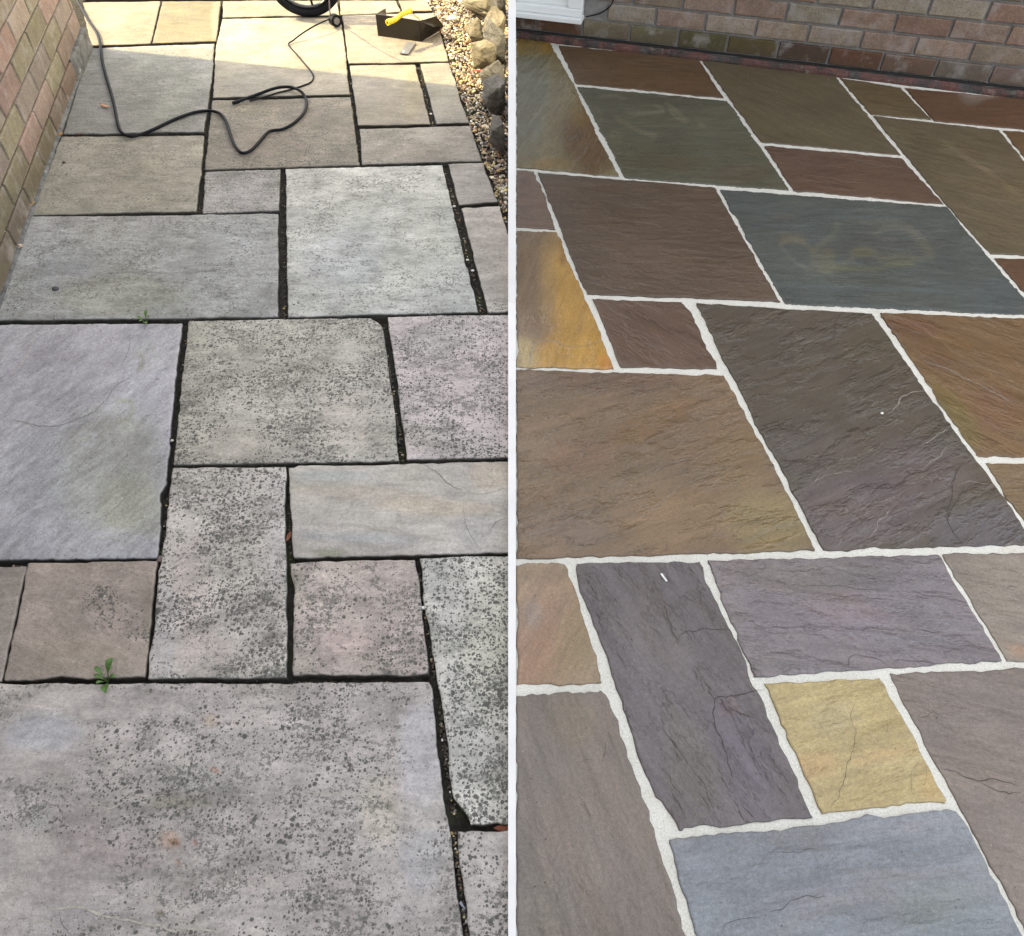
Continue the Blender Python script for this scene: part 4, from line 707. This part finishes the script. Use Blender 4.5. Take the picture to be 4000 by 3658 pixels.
o = tube('cord', [P(1285, -60, 0.30), P(1286, 0, .20), P(1288, 40, .09), P(1291, 62, .052)], 0.0030, plain('lilac_cord', (0.10, 0.10, 0.16), 0.5)); tag(o, 'thin cord hanging straight down in front of the tyre to the connector', 'cord')

# ------------------------------------------------------------------ dustpan with its yellow handle
M_PAN = plain('brown_black_plastic', (0.012, 0.009, 0.007), 0.3, var=0.25, scale=20); M_YEL = plain('yellow_plastic', (0.72, 0.52, 0.02), 0.4, var=0.06); M_STRIP = plain('strip_grey', (0.13, 0.135, 0.15), 0.5)
def sheet(name, quad, t, mat, parent, nrm, nseg=8, bow=0.0):
    a, b_, c_, d_ = [Vector(q) for q in quad]; V, Fc = [], []
    for s in (0, 1):
        for i in range(nseg + 1):
            for j in range(nseg + 1):
                u, v = i / nseg, j / nseg; p = (a * (1 - u) + b_ * u) * (1 - v) + (d_ * (1 - u) + c_ * u) * v
                V.append(p + nrm * (t * s + bow * sin(pi * u) * v))
    m = nseg + 1; K = m * m
    for s in (0, 1):
        for i in range(nseg):
            for j in range(nseg):
                f = (s * K + i * m + j, s * K + (i + 1) * m + j, s * K + (i + 1) * m + j + 1, s * K + i * m + j + 1); Fc.append(f if s else f[::-1])
    rim = [i * m for i in range(m)] + [nseg * m + j for j in range(1, m)] + [i * m + nseg for i in range(nseg - 1, -1, -1)] + [j for j in range(nseg - 1, 0, -1)]
    for i in range(len(rim)): p, q_ = rim[i], rim[(i + 1) % len(rim)]; Fc.append((p, q_, K + q_, K + p))
    return new_mesh(name, V, Fc, mat, parent, smooth=False)
gA, gB, gC = P(1479, 140, .002), P(1645, 163, .002), P(1722, 118, .002); gD = P(1512, 82, .002)
pan = thing('dustpan', tuple(P(1560, 145)), 'dark glossy dustpan standing open on the sunlit slab with a yellow handle', 'dustpan')
up = lambda g_, py: Vector((g_.x, g_.y, top_z(g_, py)))
nf = (gB - gA).cross(Vector((0, 0, 1))).normalized()
sheet('front_panel', [gA, gB, up(gB, 82), up(gA, 56)], 0.003, M_PAN, pan, nf, bow=-0.006)
tA, tB = up(gA, 56), up(gB, 82)
sheet('side_panel', [gB, gC, P(1733, 101, .045), tB], 0.003, M_PAN, pan, (gC - gB).cross(Vector((0, 0, 1))).normalized())
sheet('side_wing', [P(1690, 105, .06), P(1733, 101, .046), P(1702, 64, 0.10), tB], 0.003, M_PAN, pan, (gC - gB).cross(Vector((0, 0, 1))).normalized())
sheet('end_panel', [gD, gA, tA, up(gD, 33)], 0.003, M_PAN, pan, (gA - gD).cross(Vector((0, 0, 1))).normalized())
h1, h2 = P(1520, 86, 0.118), P(1604, 42, 0.128)
hd = (h2 - h1).normalized()
tube('handle', [h1, h1.lerp(h2, .3) + Vector((0, 0, -.004)), h1.lerp(h2, .6) + Vector((0, 0, .003)), h2], 0.0115, M_YEL, pan, seg=18, rad=lambda t: 1.15 - 0.3 * sin(pi * t))
cyl('handle_end', h1 - hd * 0.004, -hd, 0.0125, 0.0125, 0.016, M_YEL, pan, seg=20, inner=0.0072)
sp_ = [P(1592, 168, .004), P(1624, 171, .004), P(1594, 215, .004), P(1562, 212, .004)]
st_ = sheet('grey_strip', [sp_[3], sp_[2], sp_[1], sp_[0]], 0.004, M_STRIP, pan, Vector((0, 0, 1)), nseg=3)  # flat grey strip laid on the slab below the pan
o = sheet('strip_mark', [P(1572, 206, .0088), P(1577, 206, .0088), P(1579, 197, .0088), P(1576, 197, .0088)], 0.0006, plain('white_mark', (.8, .8, .8), .6), pan, Vector((0, 0, 1)), nseg=1)
for i, (a_, b_) in enumerate((((1600, 60, .11), (1652, 74, .10)), ((1610, 52, .115), (1640, 80, .09)))):
    tube('bristle', [P(*a_), P((a_[0] + b_[0]) / 2, (a_[1] + b_[1]) / 2 - 1, .108), P(*b_)], 0.0016, M_YEL if i == 0 else M_GREY, pan, seg=6, sub=3)

# ------------------------------------------------------------------ gravel (stuff) and joint grit
def stone_cloud(name, items, mat, label, sub=1):
    bm = bmesh.new(); bmesh.ops.create_icosphere(bm, subdivisions=1, radius=1.0); bv = [v.co.copy() for v in bm.verts]; bf = [tuple(v.index for v in f.verts) for f in bm.faces]; bm.free()
    B = np.array([tuple(v) for v in bv]); nB = len(B); V, Fc, cl = [], [], []
    rng = np.random.default_rng(5)
    for k_, (p, s, c) in enumerate(items):
        ang = rng.uniform(0, 2 * pi); q = B * (1 + rng.uniform(-0.28, 0.22, (nB, 1))) * np.array([1.0, rng.uniform(.6, .95), rng.uniform(.4, .75)]) * s
        tl = rng.uniform(-.6, .6); ct, st = cos(tl), sin(tl); q = np.stack([q[:, 0] * ct - q[:, 2] * st, q[:, 1], q[:, 0] * st + q[:, 2] * ct], 1)
        ca_, sa_ = cos(ang), sin(ang); q = np.stack([q[:, 0] * ca_ - q[:, 1] * sa_, q[:, 0] * sa_ + q[:, 1] * ca_, q[:, 2]], 1) + np.array(tuple(p))
        V.append(q); Fc += [tuple(a + k_ * nB for a in f) for f in bf]; cl += [c] * nB
    V = np.concatenate(V)
    o_ = new_mesh(name, V.tolist(), Fc, mat, cols=cl); o_['kind'] = 'stuff'; o_['label'] = label; return o_
def pebble_mat():
    k = N('pebble_stone'); v = k.objco(); c = k.mix(1.0, k.attr('Col'), k.grey(k.map(k.noise(v, 160, 4, 0.7), 0.3, 0.7, 0.75, 1.25)), 'MULTIPLY')
    k.l(c, k.b.inputs['Base Color']); k.b.inputs['Roughness'].default_value = 0.65; return k.m
M_PEB = pebble_mat()
edge_px = [(1650, -170), (1664, 0), (1674, 30), (1700, 60), (1735, 160), (1755, 240), (1780, 320), (1818, 424), (1840, 500), (1880, 600), (1915, 700), (1950, 793), (1980, 893), (2003, 960)]
edge_g = [P(*p) for p in edge_px]
def edge_x(y):
    for a, b_ in zip(edge_g, edge_g[1:]):
        lo, hi = min(a.y, b_.y), max(a.y, b_.y)
        if lo <= y <= hi: f = (y - a.y) / (b_.y - a.y); return a.x + (b_.x - a.x) * f
    return edge_g[0].x if y > edge_g[0].y else 0
pebc = [(206, 190, 150), (188, 160, 110), (216, 208, 190), (150, 128, 100), (130, 124, 120), (172, 132, 104), (96, 90, 86), (190, 176, 160), (214, 196, 140), (120, 96, 80), (232, 228, 220), (70, 62, 56), (160, 152, 140)]
items = []; rg = random.Random(3)
for layer, z, dens in ((0, -0.020, 5000), (1, -0.008, 8000), (2, 0.001, 6000)):
    for _ in range(dens):
        y = rg.uniform(edge_g[-1].y, 5.2); x0 = edge_x(y); x1 = -0.02
        x = rg.uniform(x0 + (0.004 if layer < 2 else 0.008), x1)
        if x1 - x0 < 0.01: continue
        if rg.random() > (x1 - x0) / 0.55: continue
        s = rg.uniform(0.0035, 0.0075) if rg.random() < .85 else rg.uniform(.007, .012)
        items.append((Vector((x, y, z + rg.uniform(-.003, .003))), s, alb(rg.choice(pebc), 1.0)))
stone_cloud('gravel', items, M_PEB, 'mixed cream and brown gravel between the weathered path and the rockery')
# gravel spilled in the wide joints of the old path
joints = [((1355, 270), (1415, 650), 9, 40), ((1633, 255), (1695, 490), 10, 60), ((1742, 660), (1890, 1225), 13, 110), ((1105, 670), (1110, 1238), 10, 40), ((1490, 1262), (1575, 1795), 9, 90), ((803, 640), (780, 832), 11, 30),
          ((1120, 1840), (1130, 2200), 5, 20), ((1630, 2210), (1700, 2660), 6, 25), ((1715, 2740), (1775, 3180), 16, 70), ((1770, 3240), (1825, 3650), 10, 60), ((665, 1830), (620, 2200), 12, 40), ((724, 1270), (690, 1760), 9, 30), ((590, 2240), (570, 2640), 3, 14), ((854, 30), (850, 160), 3, 12), ((1322, 30), (1352, 200), 3, 30), ((35, 2195), (100, 2200), 10, 10), ((1680, 2655), (1150, 2652), 7, 24)]
items = []
for a, b_, hw_, n in joints:
    for _ in range(int(n * 2.2)):
        f = rg.random(); j = rg.gauss(0, .45) * hw_; p = P(a[0] + (b_[0] - a[0]) * f + j, a[1] + (b_[1] - a[1]) * f, 0)
        c = rg.choice(pebc) if rg.random() < .14 else rg.choice([(60, 56, 48), (84, 76, 62), (48, 46, 40), (100, 92, 80)])
        items.append((Vector((p.x, p.y, -0.0175)), rg.uniform(.0015, .0042), alb(c, 1.0)))
stone_cloud('joint_grit', items, M_PEB, 'grit and tiny pebbles caught in the dark joints of the weathered path')

# ------------------------------------------------------------------ rockery
def rock_mat(name, c0, c1, lich):
    k = N(name); v = k.objco(); st = k.noise(k.scalev(v, (1, 1, 4)), 9, 7, 0.65, 0.5)
    c = k.mix(k.map(st, 0.35, 0.65), (*[a * .8 for a in c0], 1), (*c1, 1)); c = k.mix(1.0, c, k.grey(k.map(k.noise(v, 90, 5, 0.7), 0.3, 0.7, 0.75, 1.25)), 'MULTIPLY')
    c = k.mix(k.map(k.noise(v, 16, 5), 0.55, 0.7, 0, 0.6), c, (*lich, 1))
    k.l(c, k.b.inputs['Base Color']); k.b.inputs['Roughness'].default_value = 0.85
    k.l(k.bump(k.math('ADD', st, k.math('MULTIPLY', k.noise(v, 60, 6, 0.75), 0.7)), 0.035), k.b.inputs['Normal']); return k.m
RM = [rock_mat('buff_rock', (0.17, 0.145, 0.09), (0.34, 0.30, 0.205), (0.25, 0.235, 0.11)), rock_mat('grey_rock', (0.10, 0.10, 0.09), (0.25, 0.24, 0.215), (0.30, 0.29, 0.25)), rock_mat('brown_rock', (0.10, 0.09, 0.078), (0.22, 0.20, 0.17), (0.15, 0.15, 0.10))]
def rock(px, py, w_, hgt, d_, mi, seed, label, rot=0.0, tilt=0.0, z0=-0.02):
    """px,py = picture point of the front foot; w_,hgt,d_ metres."""
    g_ = P(px, py); r = random.Random(seed); bm = bmesh.new()
    pts = []
    for i in range(15):
        a = r.uniform(0, 2 * pi); z = r.uniform(-1, 1); q = math.sqrt(1 - z * z) ** 0.7; e_ = r.uniform(.82, 1.05)
        pts.append(Vector((cos(a) * q * e_, sin(a) * q * e_, z * e_)))
    vs3 = [bm.verts.new(p) for p in pts]; res = bmesh.ops.convex_hull(bm, input=vs3)
    bmesh.ops.delete(bm, geom=[v for v in bm.verts if not v.link_faces], context='VERTS')
    bmesh.ops.subdivide_edges(bm, edges=bm.edges[:], cuts=6, use_grid_fill=True)
    M_ = Matrix.Rotation(rot, 3, 'Z') @ Matrix.Rotation(tilt, 3, 'Y') @ Matrix.Diagonal((w_ / 2, d_ / 2, hgt / 2))
    for v in bm.verts:
        n_ = 1 + 0.07 * noise.noise(v.co * 2.2 + Vector((seed, 0, 0))) + 0.08 * noise.noise(v.co * 6 + Vector((0, seed, 0))) + 0.04 * noise.noise(v.co * 18)
        v.co = M_ @ (v.co * n_)
    V = [v.co + Vector((g_.x, g_.y + d_ * .42, z0 + hgt * .45)) for v in bm.verts]; mx = max(v.x for v in V) + 0.026; V = [v - Vector((max(0, mx), 0, 0)) for v in V]; bm.verts.index_update(); Fc = [tuple(v.index for v in f.verts) for f in bm.faces]; bm.free()
    c_ = Vector((g_.x, g_.y + d_ * .42, 0)); o_ = new_mesh('rock', V, Fc, RM[mi], origin=tuple(c_), smooth=True)
    return tag(o_, label, 'rock', 'rockery stones beside the gravel')
rock(1888, 108, .19, .17, .34, 0, 11, 'broad sunlit buff boulder at the top of the gravel', rot=.5)
rock(1858, 182, .105, .12, .15, 0, 12, 'squat buff stone directly below the broad sunlit boulder', rot=.3)
rock(1928, 205, .10, .22, .20, 0, 13, 'tall pale upright stone right of the squat buff stone', rot=.3, tilt=.25)
rock(1888, 285, .135, .14, .16, 0, 17, 'yellow layered stone with dark slots, at the shade line', rot=-.6)
rock(1952, 262, .10, .22, .15, 1, 15, 'smooth dark stone wedged behind the yellow layered stone', rot=.4, tilt=-.2)
rock(1938, 350, .125, .12, .14, 1, 16, 'grey green rock with a pale chip, just below the yellow layered stone', rot=.2)
rock(1978, 175, .08, .36, .30, 1, 18, 'grey standing stone squeezed against the white divider', rot=.0)
rock(1958, 480, .10, .20, .26, 2, 19, 'long shaded brown rock beside the gravel with the rust leaves before it', rot=.25)
rock(1978, 640, .075, .18, .26, 2, 20, 'lowest dark rock of the rockery, against the divider', rot=.1)
rock(1845, 20, .16, .10, .20, 0, 22, 'low buff stone at the very top edge of the gravel', rot=.4)
rock(1880, -30, .34, .26, .32, 0, 21, 'boulder behind the top of the gravel', rot=.1)

# ------------------------------------------------------------------ leaves, weeds, pebbles, litter
def leaf_mat(name, c):
    return plain(name, c, 0.7, var=0.3, scale=90)
def leaf(px, py, l, wd, ang, c, label, z=0.004, curl=0.25, seed=0):
    g_ = P(px, py); V, Fc = [], []; n = 8
    for i in range(n + 1):
        t = i / n; w_ = wd * .5 * sin(pi * min(1, t * .94 + .04)) ** .75 * (1 + .12 * sin(9 * t + seed))
        x = (t - .5) * l; zz = z + curl * l * ((t - .5) ** 2) + 0.001
        for s in (-1, 0, 1): V.append((x, s * w_, zz + abs(s) * curl * wd * .35))
    for i in range(n):
        for s in range(2): Fc.append((3 * i + s, 3 * i + s + 1, 3 * i + s + 4, 3 * i + s + 3))
    ca_, sa_ = cos(ang), sin(ang); V = [(g_.x + x * ca_ - y * sa_, g_.y + x * sa_ + y * ca_, zz) for x, y, zz in V]
    o_ = new_mesh('fallen_leaf', V, Fc, leaf_mat('leaf_skin', c), origin=(g_.x, g_.y, 0), smooth=True)
    m_ = o_.modifiers.new('s', 'SOLIDIFY'); m_.thickness = 0.0006
    return tag(o_, label, 'leaf')
leaf(412, 421, .048, .018, -.45, (0.42, 0.22, 0.13), 'single tan leaf lying on the large shaded slab by the wall')
leaf(237, 531, .028, .016, 1.2, (0.38, 0.20, 0.06), 'orange brown curled leaf at the wall foot where two slabs meet', seed=2)
leaf(311, 527, .026, .012, .1, (0.10, 0.03, 0.02), 'dark red leaf scrap in the joint near the wall', seed=3, z=.001)
leaf(122, 805, .038, .016, .9, (0.42, 0.27, 0.08), 'yellow-brown leaf at the wall foot, lower of the two wall leaves', seed=4)
leaf(80, 968, .026, .022, .2, (0.56, 0.46, 0.32), 'pale cream leaf scrap at the wall foot', seed=5)
leaf(1870, 290, .045, .020, .15, (0.22, 0.045, 0.02), 'rust red leaf on the gravel at the shade line', z=.012)
leaf(1905, 345, .040, .022, -.1, (0.32, 0.14, 0.10), 'pinkish leaf on the gravel under the grey green rock', z=.012)
leaf(1932, 332, .034, .018, .7, (0.16, 0.04, 0.02), 'dark rust leaf beside the pinkish leaf', z=.02)
leaf(1935, 528, .044, .022, -.2, (0.45, 0.24, 0.14), 'light orange leaf on the shaded gravel', z=.012)
leaf(1960, 578, .05, .024, .3, (0.30, 0.09, 0.02), 'bright rust leaf at the foot of the lowest dark rock', z=.012)
leaf(1812, 202, .03, .016, .1, (0.5, 0.24, 0.12), 'orange leaf fragment in the middle of the sunlit gravel', z=.012)
leaf(1776, 265, .028, .02, .4, (0.5, 0.27, 0.13), 'small orange leaf at the edge of the sunlit slab and gravel', z=.012)
leaf(1126, 2093, .030, .011, 1.4, (0.17, 0.06, 0.03), 'rust sliver of leaf stuck in the joint left of the banded slab', z=-.006, seed=1)
leaf(1975, 3233, .045, .012, .0, (0.17, 0.05, 0.02), 'long red-brown leaf lying in the joint at the divider, below the blotched slab', z=-.008, seed=6)
M_GRN = plain('weed_green', (0.085, 0.165, 0.04), 0.55, var=0.3, scale=80)
def weed(px, py, blades, label, z0=-.015):
    g_ = P(px, py, 0); t_ = thing('weed', tuple(g_), label, 'weed')
    for (ang, l, wd, rise) in blades:
        V, Fc = [], []; n = 7; d_ = Vector((cos(ang), sin(ang), 0)); s_ = Vector((-sin(ang), cos(ang), 0))
        for i in range(n + 1):
            t = i / n; w_ = wd * .5 * (0.15 if t < .3 else sin(pi * (t - .3) / .7 * .95 + .08) ** .8); p = g_ + d_ * (l * t) + Vector((0, 0, z0 + (rise - z0) * sin(t * pi * .62)))
            for s in (-1, 0, 1): V.append(p + s_ * (w_ * s) + Vector((0, 0, abs(s) * w_ * .3)))
        for i in range(n):
            for s in range(2): Fc.append((3 * i + s, 3 * i + s + 1, 3 * i + s + 4, 3 * i + s + 3))
        new_mesh('leaf', V, Fc, M_GRN, t_, smooth=True)
weed(414, 2655, [(1.25, .040, .016, .028), (-1.15, .040, .017, .016), (2.4, .032, .010, .02), (-.1, .030, .009, .022), (2.9, .026, .008, .01), (.7, .026, .009, .03), (-2.2, .02, .008, .012)], 'bright green weed sprouting from the joint below the smooth brown slab')
weed(566, 1254, [(1.4, .030, .010, .02), (-1.0, .032, .013, .012), (2.9, .026, .010, .012), (.3, .020, .008, .014), (-2.2, .018, .007, .01)], 'small green weed in the joint above the tall lilac grey slab')
weed(621, 2150, [(.2, .012, .004, .0), (2.9, .012, .004, .0), (-.6, .010, .003, .0)], 'tiny green shoot deep in the joint at the corner of the tall lilac slab', z0=-.02)
def peb(px, py, r_, c, label, z=0.0, seed=1, flat=.6, name='pebble', cat='pebble', grp=None):
    g_ = P(px, py); bm = bmesh.new(); bmesh.ops.create_icosphere(bm, subdivisions=3, radius=1.0); V = []
    for v in bm.verts:
        n_ = 1 + .22 * noise.noise(v.co * 1.5 + Vector((seed, 0, 0))) + .06 * noise.noise(v.co * 5); V.append(Vector((v.co.x * r_ * n_ * 1.2, v.co.y * r_ * n_, v.co.z * r_ * n_ * flat + r_ * flat * .8 + z)) + Vector((g_.x, g_.y, 0)))
    Fc = [tuple(v.index for v in f.verts) for f in bm.faces]; bm.free()
    o_ = new_mesh(name, V, Fc, plain('pebble_skin', c, .7, var=.25, scale=150), origin=(g_.x, g_.y, 0), smooth=True); return tag(o_, label, cat, grp)
peb(219, 1133, .0095, (.06, .06, .065), 'black stone chip on the widest blue-grey slab', seed=3)
peb(250, 638, .0055, (.05, .045, .04), 'dark fleck of grit on the plain olive grey slab', seed=4, name='stone_chip')
peb(1653, 2369, .0042, (.8, .8, .78), 'white pebble stuck in the joint right of the square spotted slab', z=-.010, seed=5, flat=.9)
peb(667, 1712, .0042, (.6, .58, .5), 'white pebble in the joint beside the lilac grey slab', z=-.012, seed=6)
peb(622, 2174, .010, (.24, .18, .16), 'brown round pebble at the foot of the lilac slab joint', z=-.017, seed=7)
peb(1774, 801, .005, (.7, .69, .64), 'brightest white pebble in the wide joint beside the small spotted slab', z=-.008, seed=8)
peb(1683, 440, .0048, (.7, .69, .64), 'white pebble at the lower end of the joint left of the narrow hairline slab', z=-.008, seed=9)
peb(1826, 1010, .0042, (.66, .65, .6), 'upper white pebble in the joint right of the large pale slab', z=-.008, seed=10)
peb(1846, 1052, .0048, (.7, .69, .64), 'lower white pebble in the joint right of the large pale slab', z=-.008, seed=12)
peb(3444, 1617, .0036, (.84, .83, .76), 'single white chip lying on the big dark cracked slab', seed=11, flat=.8)
peb(1768, 82, .017, (.86, .86, .84), 'brilliant white pebble on the sunlit gravel beside the dustpan', z=.006, seed=13)
peb(2040 - 0, 3300, .0, (.5, .5, .5), 'x', seed=14) if False else None
o = sheet('litter', [P(1793, 3530, -.008), P(1813, 3552, -.009), P(1820, 3552, -.003), P(1800, 3520, -.002)], .0008, plain('pale_wrapper', (.5, .52, .62), .4), None, Vector((0, 0, 1)), nseg=2)
tag(o, 'pale blue scrap of wrapper in the joint right of the biggest foreground slab', 'litter')
# thin black wire curving down the right wall beside the door
wp = []
for x, y in ((2402, -30), (2396, 0), (2385, 22), (2362, 42), (2335, 55), (2305, 62), (2290, 66)):
    s_, z_ = Wp(x, y); wp.append(B0 + dR * s_ + nR * .004 + Vector((0, 0, z_)))
o = tube('wire', wp, 0.0028, M_CORD); tag(o, 'thin black wire curving down the brick wall to the corner of the white door', 'wire')

o = sheet('litter', [P(2579, 2243, .003), P(2601, 2273, .003), P(2608, 2271, .0035), P(2586, 2240, .0035)], .001, plain('white_sliver', (.8, .8, .76), .5), None, Vector((0, 0, 1)), nseg=2)
tag(o, 'white matchstick sized sliver lying near the top of the tall purple grey slab', 'litter')
